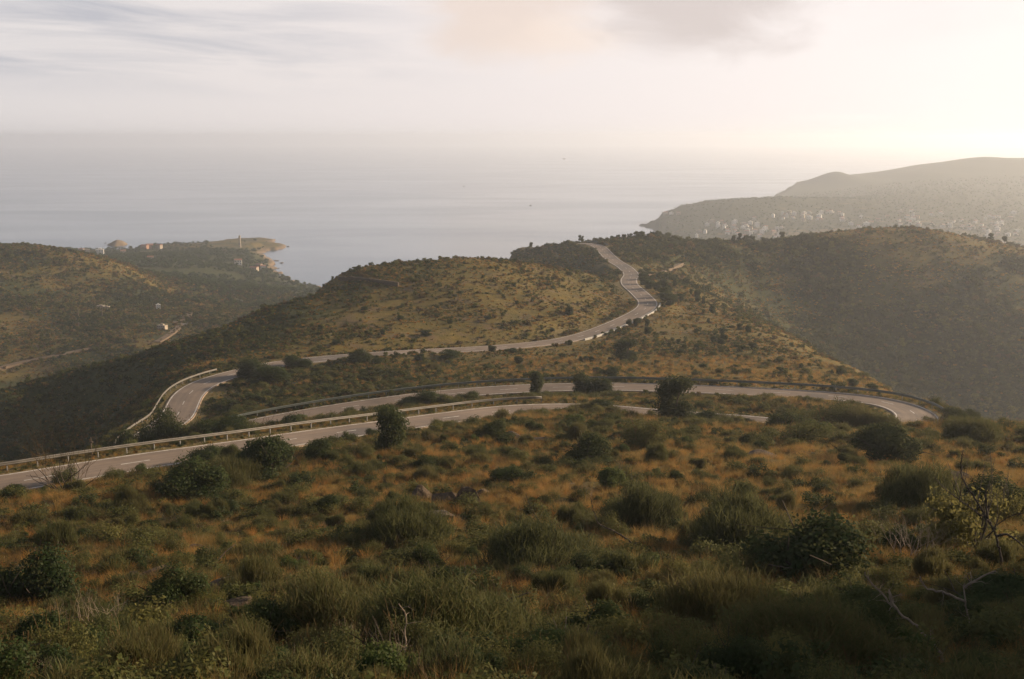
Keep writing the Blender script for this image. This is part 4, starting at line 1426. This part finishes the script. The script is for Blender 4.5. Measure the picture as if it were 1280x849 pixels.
cluster(34, 938, 287, 20, 5)
cluster(26, 930, 293, 26, 3.5)
cluster(16, 905, 281, 16, 3)
cluster(8, 985, 270, 9, 2.5)
cluster(12, 1012, 268, 14, 4)
cluster(10, 1050, 272, 16, 5)
cluster(8, 1085, 282, 10, 2.5)
cluster(12, 1140, 280, 14, 4)
cluster(8, 1125, 270, 22, 4)
cluster(24, 1215, 283, 20, 3.5)
cluster(16, 1255, 293, 18, 4)
cluster(8, 1250, 272, 20, 5)
cluster(3, 842, 268.8, 4, .6)
kept = []
for px, py in TOWN:
    if px > 1275 or px < 815 or py < 262:
        continue
    x, y, z = pick(px, py, 900)
    if z < 1.2 or y < 1250 or any((x - a) ** 2 + (y - b_) ** 2 < 110 for a, b_ in kept):
        continue
    kept.append((x, y))
    t = int(gt.choice([0, 1, 2, 3, 0, 1, 2, 3, 4, 5]))
    if px < 860:
        lab, gr = 'white house on the ridge near the tip of the far right headland', 'houses on the headland tip'
    elif px < 1000:
        lab, gr = 'white house packed in the bay town behind the crest trees', 'houses of the bay town'
    elif px < 1100:
        lab, gr = 'scattered white house on the slope right of the bay town', 'houses between the bay town and the right village'
    elif px < 1170:
        lab, gr = 'white house above the flat top of the right hand hill', 'houses above the right hand hilltop'
    else:
        lab, gr = 'white house in the hazy village at the far right', 'houses of the far right village'
    house(px, py, t, lab, gr, gt.uniform(.5, .72), gt.uniform(-.6, .6), 900)

for px, py, t, s, lab in [(102, 315, 4, .6, 'pale house at the end of the row behind the left hill'), (108, 316, 5, .6, 'low flat roofed house beside the row behind the left hill'), (125, 317.5, 2, .8, 'bright white block house by the shore left of the islet bay'), (154, 317, 4, .6, 'cream house half hidden by pines near the islet bay'),
                          (181, 311.5, 6, .75, 'terracotta house on the shore among the pines, left one'), (187, 310.5, 6, .75, 'terracotta house on the shore among the pines, right one'), (199, 311, 4, .75, 'cream shore house right of the terracotta pair'), (188, 325, 4, .55, 'small pale house alone deep in the pinewood'),
                          (298, 331, 0, .8, 'white house with grey roof in the pinewood near the east shore'), (318, 340, 4, .75, 'cream low house in the lower corner of the pinewood'), (324, 335, 4, .6, 'pale house by the shore, left of two at the pinewood edge'), (329, 337, 0, .6, 'white house by the shore, right of two at the pinewood edge'),
                          (126, 386, 5, .3, 'small pale cottage in the left valley, left of a pair'), (133, 387, 5, .28, 'small pale cottage in the left valley, right of a pair'), (198, 387, 3, .32, 'tall narrow white house alone in the left valley'), (203, 412, 5, .36, 'long low cream house above the valley road')]:
    house(px, py, t, lab, None, s, None, 420)

# old watch tower on the cape
x, y, z = pick(300, 309, 900)
e = empty('watch_tower', (x, y, z))
tag(e, 'tall thin stone watch tower on the far left cape', 'tower')
mb = MB()
mb.tube([(0, 0, -1), (0, 0, 5), (0, 0, 12)], [1.5, 1.25, 1.1], 14)
mb.build('shaft', M['stone'], e)
mb = MB()
mb.tube([(0, 0, 12.003), (0, 0, 12.4), (0, 0, 12.403), (0, 0, 13.2)], [1.4, 1.5, 1.2, 1.2], 14)
mb.build('parapet', M['stone'], e)
mb = MB()
mb.box(-.4, .4, -1.6, -1.1, 3, 4.6)
mb.build('door', M['glass'], e)

# boats and a bird
def boat(px, py, L, label):
    x, y = sea(px, py)
    e = empty('motor_boat', (x, y, .05), random.uniform(-.4, .4))
    tag(e, label, 'boat')
    mb = MB()
    sec = [(-.5, .16, .0), (-.25, .19, 0), (.1, .18, 0), (.35, .10, .02), (.5, .005, .06)]
    for a, w, zz in sec:
        mb.v += [(a * L, -w * L, .13 * L + zz * L), (a * L, 0, -.05 * L), (a * L, w * L, .13 * L + zz * L)]
    for k in range(len(sec) - 1):
        i = k * 3
        mb.f += [(i, i + 1, i + 4, i + 3), (i + 1, i + 2, i + 5, i + 4), (i, i + 3, i + 5, i + 2)]
    mb.f.append((0, 2, 1))
    mb.build('hull', M['boat'], e)
    mb = MB()
    mb.box(-.2 * L, .15 * L, -.11 * L, .11 * L, .135 * L, .28 * L)
    mb.build('cabin', M['wallcream'], e)
    mb = MB()
    mb.box(.151 * L, .155 * L, -.09 * L, .09 * L, .19 * L, .26 * L)
    mb.build('windscreen', M['glass'], e)


boat(580, 233, 6.5, 'small dark motor boat out on the open sea, upper left of the bird track')
boat(663, 257, 5, 'tiny dark boat on the sea nearer the coast, above the golden hill')
p = W(705, 199, 260)
e = empty('flying_bird', tuple(p), .5)
tag(e, 'small dark bird gliding over the sea', 'bird')
mb = MB()
mb.tube([(0, -.28, 0), (0, -.15, .02), (0, 0, .03), (0, .15, .02), (0, .24, .03), (0, .30, .02)], [.01, .05, .07, .055, .04, .008], 8)
for s in (-1, 1):
    w_ = [(s * .05, .10, .03), (s * .30, .12, .14), (s * .62, .02, .10), (s * .34, -.05, .13), (s * .05, -.10, .03)]
    n = len(mb.v)
    mb.v += w_ + [(a, b_, c_ - .015) for a, b_, c_ in w_]
    mb.f += [tuple(n + i for i in range(5)), tuple(n + 5 + i for i in range(5))[::-1]] + [(n + i, n + 5 + i, n + 5 + (i + 1) % 5, n + (i + 1) % 5) for i in range(5)]
n = len(mb.v)
mb.v += [(-.02, -.24, .01), (.02, -.24, .01), (.07, -.42, .01), (-.07, -.42, .01), (0, -.3, .025)]
mb.f += [(n, n + 1, n + 4), (n + 1, n + 2, n + 4), (n + 2, n + 3, n + 4), (n + 3, n, n + 4), (n + 3, n + 2, n + 1, n)]
mb.build('body', M['feather'], e)

# ------------------------------------------------------------------ uncountable cover: grass, low scrub, far pinewood
def kit(name, meshes):
    col = bpy.data.collections.new(name)
    for k, me in enumerate(meshes):
        o = bpy.data.objects.new(f'{name}_{chr(97 + k)}', me)
        col.objects.link(o)
    return col


def scatter(name, P, idx_, rotz, scl, col, tilt=None):
    n = len(P)
    me = bpy.data.meshes.new(name)
    me.vertices.add(n)
    me.vertices.foreach_set('co', P.astype(np.float32).ravel())
    a = me.attributes.new('pick', 'INT', 'POINT')
    a.data.foreach_set('value', idx_.astype(np.int32))
    rot = np.zeros((n, 3), np.float32)
    if tilt is not None:
        rot[:, 0] = tilt
    rot[:, 2] = rotz
    a = me.attributes.new('rot', 'FLOAT_VECTOR', 'POINT')
    a.data.foreach_set('vector', rot.ravel())
    a = me.attributes.new('scl', 'FLOAT_VECTOR', 'POINT')
    a.data.foreach_set('vector', scl.astype(np.float32).ravel())
    o = link(name, me)
    ng = bpy.data.node_groups.new(name, 'GeometryNodeTree')
    ng.interface.new_socket('Geometry', in_out='INPUT', socket_type='NodeSocketGeometry')
    ng.interface.new_socket('Geometry', in_out='OUTPUT', socket_type='NodeSocketGeometry')
    gi, go = ng.nodes.new('NodeGroupInput'), ng.nodes.new('NodeGroupOutput')
    ip = ng.nodes.new('GeometryNodeInstanceOnPoints')
    ci_ = ng.nodes.new('GeometryNodeCollectionInfo')
    ci_.inputs['Collection'].default_value = col
    ci_.inputs['Separate Children'].default_value = True
    ci_.inputs['Reset Children'].default_value = True
    ip.inputs['Pick Instance'].default_value = True

    def attr(nm, t):
        n_ = ng.nodes.new('GeometryNodeInputNamedAttribute')
        n_.data_type = t
        n_.inputs['Name'].default_value = nm
        return n_.outputs['Attribute']
    L = ng.links.new
    L(gi.outputs[0], ip.inputs['Points'])
    L(ci_.outputs[0], ip.inputs['Instance'])
    L(attr('pick', 'INT'), ip.inputs['Instance Index'])
    e2r = ng.nodes.new('FunctionNodeEulerToRotation')
    L(attr('rot', 'FLOAT_VECTOR'), e2r.inputs[0])
    L(e2r.outputs[0], ip.inputs['Rotation'])
    L(attr('scl', 'FLOAT_VECTOR'), ip.inputs['Scale'])
    L(ip.outputs[0], go.inputs[0])
    md = o.modifiers.new('scatter', 'NODES')
    md.node_group = ng
    return o


g = np.random.default_rng(99)


def tufts(m, n=70, h=.5, r=.16, w=.008):
    return blades('tuft', m, g, n, h, r, w, .6, 3)


grass_kit = kit('grass_kit', [tufts(M['gold']), tufts(M['gold'], 90, .38, .2), tufts(M['tan']), tufts(M['tan'], 60, .62, .12), tufts(M['orange'], 80, .42, .18), tufts(M['ggrass'], 90, .36, .2), tufts(M['ggrass'], 70, .5, .16),
                              bush_mesh('low', M['olive'], g, 500, .034, .5, .3, 6), bush_mesh('low', M['evergreen'], g, 600, .038, .5, .3, 6), twig_mesh('low', M['drytwig'], g, 6, .2, .006, 2),
                              broom_mesh('low', M['broom'], g, 1500, .2, .012, 6, .7), bush_mesh('low', M['olive'], g, 1500, .04, 1, .7, 8), bush_mesh('low', M['evergreen'], g, 1500, .045, 1, .7, 8), twig_mesh('low', M['drytwig'], g, 10, .4, .010, 2)])


def rd_many(X, Y):
    return np.array([rkd.find((float(a), float(b_), 0))[2] if b_ < 640 else 99. for a, b_ in zip(X, Y)])


def draw(n, d0, d1, um, frac=.6, wide=25):
    """points over the ground, evenly spread as seen in the picture"""
    D = np.where(g.random(n) < frac, np.exp(g.uniform(math.log(d0), math.log(d1), n)), np.sqrt(g.uniform(d0 ** 2, d1 ** 2, n)))
    X = g.uniform(-um, um, n) * (D + wide)
    return X, D


X, D = draw(135000, 6, 175, .54, .55)
X2, D2 = draw(16000, 150, 240, .5, 0)
X, D = np.r_[X, X2], np.r_[D, D2]
rdist = rd_many(X, D)
patch = vnoise(X / 5, D / 5, 71) + .6 * vnoise(X / 1.7, D / 1.7, 72)
dd_ = gsample(GD, X, D)
rockd = np.min([np.hypot(X - a, D - b_) / (w_ * .75) + np.where(D > b_, .4, 0) for a, b_, w_ in ROCKP], axis=0)
keep = (rockd > 1) & (rdist > 3.7) & (g.random(len(X)) < np.clip(.7 + .6 * patch, .15, 1))
X, D, rdist, patch, dd_ = X[keep], D[keep], rdist[keep], patch[keep], dd_[keep]
n = len(X)
hue = np.clip(dd_ + .55 * vnoise(X / 7, D / 7, 75) + .25 * g.normal(size=n), 0, 1)
ix = np.where(hue > .62, g.choice([0, 1, 0, 4, 2], n), np.where(hue > .38, g.choice([2, 3, 1, 5, 4, 9, 7, 4, 9], n), g.choice([5, 6, 7, 8, 7, 9, 2, 9, 8, 4], n)))
ix = np.where((rdist < 6.5) & (g.random(n) < .8), g.choice([5, 6, 2, 1], n), ix)
low = (g.random(n) < np.clip(.11 - .10 * hue, .02, .10)) & (rdist > 5.2)
ix = np.where(low, g.choice([10, 11, 12, 13, 10, 11, 13], n), ix)
s = g.uniform(.6, 1.35, n) * (1 + np.clip(D, 0, 160) / 190)
s *= np.where(rdist < 6, .6, 1) * (.85 + .15 * smooth(12, 34, D))
tag(scatter('grass', np.stack([X, D, H(X, D) - .02], 1), ix, g.uniform(0, 6.28, n), np.stack([s * 1.15, s * 1.15, s * g.uniform(.7, 1.15, n)], 1), grass_kit, g.normal(size=n) * .12),
    'dry gold and green grass with low ground scrub covering the near slope', kind='stuff')
print('grass', n)


def low_dome(m, n=70, leaf=.22, h=.7):
    return bush_mesh('dome', m, g, n, leaf, 1.0, h, 6, .5, .9, 1.3)


scrub_kit = kit('scrub_kit', [low_dome(M['scrubgreen'], 220, .13), low_dome(M['scrubgreen'], 260, .12, .9), low_dome(M['scrubolive'], 220, .13), low_dome(M['scrubolive'], 180, .14, .5), low_dome(M['scrubbrown'], 200, .13), low_dome(M['evergreen'], 260, .13, .9),
                              blades('clump', M['gold'], g, 130, .5, .5, .05, .5, 2), blades('clump', M['tan'], g, 130, .5, .5, .05, .5, 2), blades('clump', M['orange'], g, 110, .45, .5, .05, .5, 2)])
X, D = draw(440000, 125, 760, .53, .40, 30)
rdist = rd_many(X, D)
Z = H(X, D)
dd_ = gsample(GD, X, D)
slope_keep = np.ones(len(X), bool)
patch = .75 * vnoise(X / 14, D / 14, 81) + .5 * vnoise(X / 4, D / 4, 82) + .9 * vnoise(X / 26 + D / 60, Z / .9, 83)
dens = np.clip(.66 - .36 * dd_ + .75 * patch, .10, 1)
lone = pick(784, 451)
keep = (np.hypot(X - lone[0], D - lone[1]) > 8) & (rdist > 4.3) & (g.random(len(X)) < dens) & ~((D < 150) & (np.abs(X) < 60) & (D < 130))
X, D, Z, dd_, rdist, patch = (a[keep] for a in (X, D, Z, dd_, rdist, patch))
# bushy verges on the road's edges
vi = g.integers(0, NR, 9000)
vo = g.choice([-1, 1], 9000) * (HW + .9 + np.abs(g.normal(size=9000)) * 1.3)
vsmall = .7
vx, vy = road[vi, 0] + left[vi, 0] * vo, road[vi, 1] + left[vi, 1] * vo
vk = (rd_many(vx, vy) > HW + .8) & (vnoise(vx / 9, vy / 9, 44) + .5 * vnoise(vx / 3, vy / 3, 45) > np.where((vy > 225) & (vy < 262) | (vy < 175), -.12, .05))
vx, vy = vx[vk], vy[vk]
X, D = np.r_[X, vx], np.r_[D, vy]
Z, dd_ = H(X, D), gsample(GD, X, D)
rdist = np.r_[rdist, np.full(len(vx), 9.)]
patch = np.r_[patch, np.full(len(vx), .35)]
n = len(X)
hue = np.clip(dd_ + .45 * vnoise(X / 20, D / 20, 85) + .20 * g.normal(size=n) - .16 * patch, 0, 1)
ix = np.where(hue > .60, g.choice([6, 7, 6, 8, 3, 2, 4], n), np.where(hue > .30, g.choice([2, 3, 4, 6, 7, 0, 2], n), g.choice([0, 1, 0, 2, 1, 5, 4], n)))
s = np.where(ix >= 6, g.uniform(.5, 1.0, n), g.uniform(.35, .7, n) + 1.3 * g.random(n) ** 6) * (.5 + D / 420)
fl = (X > 55) & (D > 385) & (dd_ < .38)
s = np.where(fl, s * g.uniform(1.0, 2.1, n), s)
ix = np.where(fl & (g.random(n) < .6), g.choice([0, 1, 5, 0, 2], n), ix)
s = np.where(rdist < 7, s * .55, s)
s[-len(vx):] *= np.where(vy < 150, .5, 1.0)
tag(scatter('scrub', np.stack([X, D, Z - .06], 1), ix, g.uniform(0, 6.28, n), np.stack([s, s, s * g.uniform(.6, 1.0, n)], 1), scrub_kit),
    'low mixed scrub and dry grass clumps covering the middle and far hillsides', kind='stuff')
print('scrub', n)

# pinewood and far cover of the coast
pine_kit = []
for _ in range(3):
    a, b_ = tree_pair(g, M['pine'], 420, .13, 9, .32)
    pine_kit.append(a)
for m_ in ('scrubgreen', 'scrubolive'):
    pine_kit.append(low_dome(M[m_], 150, .2, .8))
wood_kit = kit('wood_kit', pine_kit)
Y = np.sqrt(g.uniform(640 ** 2, 2450 ** 2, 90000))
X = g.uniform(-.52, .56, 90000) * Y
Z = H(X, Y)
sdp = gsample(sd, X, Y)
px = 640 + FPX * X / (Y * cp - (Z - CAMH) * sp)
py = 424.5 - FPX * (Y * sp + (Z - CAMH) * cp) / (Y * cp - (Z - CAMH) * sp)
cape = (px < 470)
dd_ = gsample(GD, X, Y)
# clearings on the cape: a long field, the bare point, tracks
field = (np.abs(py - (336 + (px - 165) * .055)) < 2.3) & (px > 160) & (px < 300)
barep = (py < 312) & (px > 262)
dens = np.where(cape, np.where(field | barep, .03, .95), .55)
dens = np.where(cape & (py > 330 + (300 - px) * .12) & (px < 170), .35, dens)
keep = (Z > 1.5) & (sdp > 7) & (g.random(len(X)) < dens)
X, Y, Z, cape, px, py, dd_ = (a[keep] for a in (X, Y, Z, cape, px, py, dd_))
n = len(X)
ix = np.where(cape & (dd_ < .45), g.choice([0, 1, 2, 0, 1, 2, 3], n), g.choice([3, 4, 3, 0], n))
ix = np.where(cape & (Y < 790) & (px < 230), g.choice([3, 4, 4], n), ix)
s = np.where(ix < 3, g.uniform(3.0, 5.2, n), g.uniform(1.2, 2.6, n)) * np.where(Y > 1500, .8, 1.0)
tag(scatter('forest', np.stack([X, Y, Z - .15 * s], 1), ix, g.uniform(0, 6.28, n), np.stack([s * 1.1, s * 1.1, s * np.where(ix < 3, .85, .8)], 1), wood_kit),
    'far pinewood and scrub covering the cape and the distant headland', kind='stuff')
print('forest', n)

# distant tracks and roads in the left valley (bare earth and asphalt ribbons draped on the ground)
def track(name, px_pts, w, m, dmin=350):
    pts = []
    for a, b_ in px_pts:
        pts.append(pick(a, b_, dmin))
    c_ = resample(catmull(np.array(pts), 3.0), 3.0)
    c_[:, 0], c_[:, 1] = gsmooth(c_[:, 0], 2), gsmooth(c_[:, 1], 2)
    t = np.gradient(c_[:, :2], axis=0)
    t /= np.linalg.norm(t, axis=1)[:, None] + 1e-9
    l = np.stack([-t[:, 1], t[:, 0]], 1)
    mb = MB()
    z = H(c_[:, 0], c_[:, 1])
    z = np.maximum(z, gsmooth(z, 3)) + .35
    mb.sweep([(-w / 2 - .8, -1.0), (-w / 2, 0), (w / 2, 0), (w / 2 + .8, -1.0)], np.c_[c_[:, :2], z], l)
    o = mb.build(name, m)
    tag(o, kind='structure')


M['earth'] = solid('bare_earth', (.13, .092, .058), .95, .4, .25)
M['greyroad'] = solid('far_asphalt', (.13, .12, .11), .9, .3, .15)
track('path', [(-30, 469), (10, 458), (60, 446), (95, 440), (122, 434)], 3.2, M['earth'])
track('path', [(196, 428), (214, 417), (226, 406), (216, 402)], 3.0, M['earth'])
track('road', [(226, 406), (238, 407), (250, 403)], 4.0, M['greyroad'])
track('path', [(228, 402), (235, 394), (239, 388)], 3.6, M['earth'])
track('road', [(286, 361), (292, 368), (297, 376), (303, 384)], 5.5, M['greyroad'], 500)
track('path', [(808, 345), (830, 339), (845, 333), (852, 329)], 2.0, M['earth'])

# old dry stone terrace wall on the shoulder of the middle hill
wp = resample(catmull(np.array([pick(a, b_, 200) for a, b_ in ((424, 350), (445, 351), (470, 353), (500, 358))]), 1.0), 1.5)
wt_ = np.gradient(wp[:, :2], axis=0)
wt_ /= np.linalg.norm(wt_, axis=1)[:, None] + 1e-9
wz = gsmooth(H(wp[:, 0], wp[:, 1]), 4) + .2 * np.random.default_rng(2).normal(size=len(wp)) * .5
mb = MB()
o0 = wp[len(wp) // 2] * np.array([1, 1, 0]) + np.array([0, 0, wz[len(wz) // 2]])
mb.sweep([(-.45, -1.0), (-.35, 1.1), (.35, 1.1), (.45, -1.0)], np.c_[wp[:, :2], wz] - o0, np.stack([-wt_[:, 1], wt_[:, 0]], 1))
o = mb.build('terrace_wall', M['rock'])
o.location = tuple(o0)
tag(o, 'low dark dry stone terrace wall on the left shoulder of the golden hill', 'wall', None, 'thing')

# shore rocks and surf stones off the cape
for k, (px, py, w) in enumerate([(352, 329, 5), (347, 326, 4), (343, 331, 4), (344, 326, 5), (360, 308.5, 4), (354, 309, 5), (132, 304, 4), (348, 336, 3), (340, 333, 3)]):
    x, y = sea(px, py)
    o = link('sea_rock', LIB['rock'][k % 5][0])
    o.location, o.scale = (x, y, .2), (w, w * 1.6, w * .7)
    tag(o, 'dark rock awash off the wooded cape shore', 'rock', 'rocks off the cape shore')

# ------------------------------------------------------------------ air
mb = MB()
hb = 14500
mb.box(-hb, hb, -1500, hb, -9.0, 160.0)
hz = mb.build('haze', M['ground'])
hz.data.materials.clear()
m, nt, out = mat('haze_air')
pv = N(nt, 'ShaderNodeVolumePrincipled')
pv.inputs['Color'].default_value = (.82, .88, 1.0, 1)
pv.inputs['Density'].default_value = HAZE_D = .00021
pv.inputs['Anisotropy'].default_value = .43
nt.links.new(pv.outputs[0], out.inputs['Volume'])
hz.data.materials.append(m)
tag(hz, kind='stuff')

# ------------------------------------------------------------------ sun, sky, camera
SUN_AZ, SUN_EL = 67.0, 17.0
sd_ = Vector((math.sin(R(SUN_AZ)) * math.cos(R(SUN_EL)), math.cos(R(SUN_AZ)) * math.cos(R(SUN_EL)), math.sin(R(SUN_EL))))
sl = bpy.data.lights.new('sun', 'SUN')
sl.energy = 5.0
sl.angle = R(1.0)
sl.color = (1.0, .77, .52)
so = bpy.data.objects.new('sun', sl)
C.objects.link(so)
so.rotation_euler = sd_.to_track_quat('Z', 'Y').to_euler()
so.location = (200, 100, 400)

w = bpy.data.worlds.new('World')
sc.world = w
w.use_nodes = True
nt = w.node_tree
bg = nt.nodes['Background']
bg.inputs['Strength'].default_value = .05
KS = .072 / .05
sky = N(nt, 'ShaderNodeTexSky', sky_type='NISHITA')
sky.sun_disc = False
sky.sun_elevation = R(SUN_EL)
sky.sun_rotation = R(SUN_AZ)
sky.altitude = 130
sky.air_density = 1.0
sky.dust_density = 3.0
sky.ozone_density = 1.0
tc = N(nt, 'ShaderNodeTexCoord')
sx = N(nt, 'ShaderNodeSeparateXYZ')
nt.links.new(tc.outputs['Generated'], sx.inputs[0])
az = math_(nt, 'ARCTAN2', sx.outputs['X'], sx.outputs['Y'])
el = math_(nt, 'ARCSINE', sx.outputs['Z'])
cv = N(nt, 'ShaderNodeCombineXYZ')
nt.links.new(az, cv.inputs[0])
nt.links.new(math_(nt, 'MULTIPLY', el, 3.2), cv.inputs[1])


def px_az(px):
    return math.atan((px - 640) / FPX)


def py_el(py):
    return -(PITCH - math.atan((424.5 - py) / FPX))


# high veil of thin cloud, bright and warm towards the sun
sunward = N(nt, 'ShaderNodeMapRange')
sunward.inputs['From Min'].default_value = -1.7
sunward.inputs['From Max'].default_value = 1.3
nt.links.new(az, sunward.inputs['Value'])
veil = ramp(nt, sunward.outputs[0], [(p_, tuple(x_ * KS for x_ in c_)) for p_, c_ in [(0, (1.8, 1.8, 2.0)), (.20, (2.8, 2.8, 3.0)), (.40, (6.9, 6.55, 6.55)), (.47, (7.4, 6.9, 6.8)), (.57, (8.2, 7.5, 7.35)), (.69, (9.3, 8.55, 8.3)), (.88, (11.5, 10.2, 9))]])
vn = noise_node(nt, 5.0, 5, .55, cv.outputs[0], .3)
horizon = N(nt, 'ShaderNodeMapRange')
horizon.inputs['From Min'].default_value = R(8)
horizon.inputs['From Max'].default_value = R(15)
horizon.inputs['To Min'].default_value = .92
horizon.inputs['To Max'].default_value = .12
nt.links.new(el, horizon.inputs['Value'])
c1 = mixc(nt, sky.outputs[0], veil.outputs[0], horizon.outputs[0])
# streaky grey-blue stratus, upper left
cs = N(nt, 'ShaderNodeCombineXYZ')
nt.links.new(math_(nt, 'MULTIPLY', az, 3.0), cs.inputs[0])
nt.links.new(math_(nt, 'ADD', math_(nt, 'MULTIPLY', el, 26.0), math_(nt, 'MULTIPLY', az, 1.5)), cs.inputs[1])
st = noise_node(nt, 1.6, 7, .6, cs.outputs[0], .5)
stm = ramp(nt, st.outputs['Fac'], [(.42, (0, 0, 0)), (.66, (1, 1, 1))])


def rng_(sock, a, b_, t0=0., t1=1.):
    n_ = N(nt, 'ShaderNodeMapRange', interpolation_type='SMOOTHSTEP')
    n_.inputs['From Min'].default_value, n_.inputs['From Max'].default_value = a, b_
    n_.inputs['To Min'].default_value, n_.inputs['To Max'].default_value = t0, t1
    nt.links.new(sock, n_.inputs['Value'])
    return n_.outputs[0]


lm = math_(nt, 'MULTIPLY', rng_(az, px_az(700), px_az(150)), rng_(el, R(1.3), R(4.0)))
c2 = mixc(nt, c1, (4.3 * KS, 4.35 * KS, 4.8 * KS), math_(nt, 'MULTIPLY', math_(nt, 'MULTIPLY', stm.outputs[0], lm), .85))


# cumulus masses at the top
def cloud(c_in, cx, cy, rx, ry, col, amt, seed, soft=.35, sc_=7.0):
    wv = N(nt, 'ShaderNodeCombineXYZ')
    nt.links.new(math_(nt, 'DIVIDE', math_(nt, 'SUBTRACT', az, px_az(cx)), rx / FPX), wv.inputs[0])
    nt.links.new(math_(nt, 'DIVIDE', math_(nt, 'SUBTRACT', el, py_el(cy)), ry / FPX), wv.inputs[1])
    wv.inputs[2].default_value = seed
    ln = N(nt, 'ShaderNodeVectorMath', operation='LENGTH')
    s0 = N(nt, 'ShaderNodeVectorMath', operation='MULTIPLY')
    s0.inputs[1].default_value = (1, 1, 0)
    nt.links.new(wv.outputs[0], s0.inputs[0])
    nt.links.new(s0.outputs[0], ln.inputs[0])
    nn = noise_node(nt, 1.3, 7, .58, wv.outputs[0], .4)
    v_ = math_(nt, 'ADD', ln.outputs['Value'], math_(nt, 'MULTIPLY', math_(nt, 'SUBTRACT', nn.outputs['Fac'], .5), 1.5))
    f_ = rng_(v_, 1.0, 1.0 - soft * 2, 0, amt)
    return mixc(nt, c_in, tuple(x_ * KS for x_ in col), f_)


c3 = cloud(c2, 630, 15, 150, 75, (7.3, 6.15, 5.5), .9, 1.0, .38)
c3 = cloud(c3, 700, 50, 120, 45, (8.3, 7.0, 6.1), .6, 4.0, .5)
c3 = cloud(c3, 870, 5, 170, 85, (5.9, 5.2, 4.95), .9, 7.0, .38)
c3 = cloud(c3, 1200, -30, 260, 90, (7.6, 7.1, 6.9), .5, 9.0, .45)
c3 = cloud(c3, 1050, 148, 90, 7, (9.6, 8.8, 8.2), .35, 12.0, .5)
nt.links.new(c3, bg.inputs['Color'])

cam = bpy.data.cameras.new('camera')
co = bpy.data.objects.new('camera', cam)
C.objects.link(co)
co.location = (0, 0, CAMH)
co.rotation_euler = (math.pi / 2 - PITCH, 0, 0)
cam.sensor_width = 36
cam.lens = 36 * FPX / 1280
cam.clip_start = .1
cam.clip_end = 40000
sc.camera = co

vs = sc.view_settings
vs.view_transform = 'Standard'
vs.look = 'None'
vs.gamma = 1
vs.exposure = .72
sc.cycles.use_denoising = True
sc.cycles.max_bounces = 6
sc.cycles.diffuse_bounces = 2
sc.cycles.glossy_bounces = 2
sc.cycles.transmission_bounces = 2
sc.cycles.volume_bounces = 3
sc.cycles.sample_clamp_indirect = 4.0
sc.render.film_transparent = False
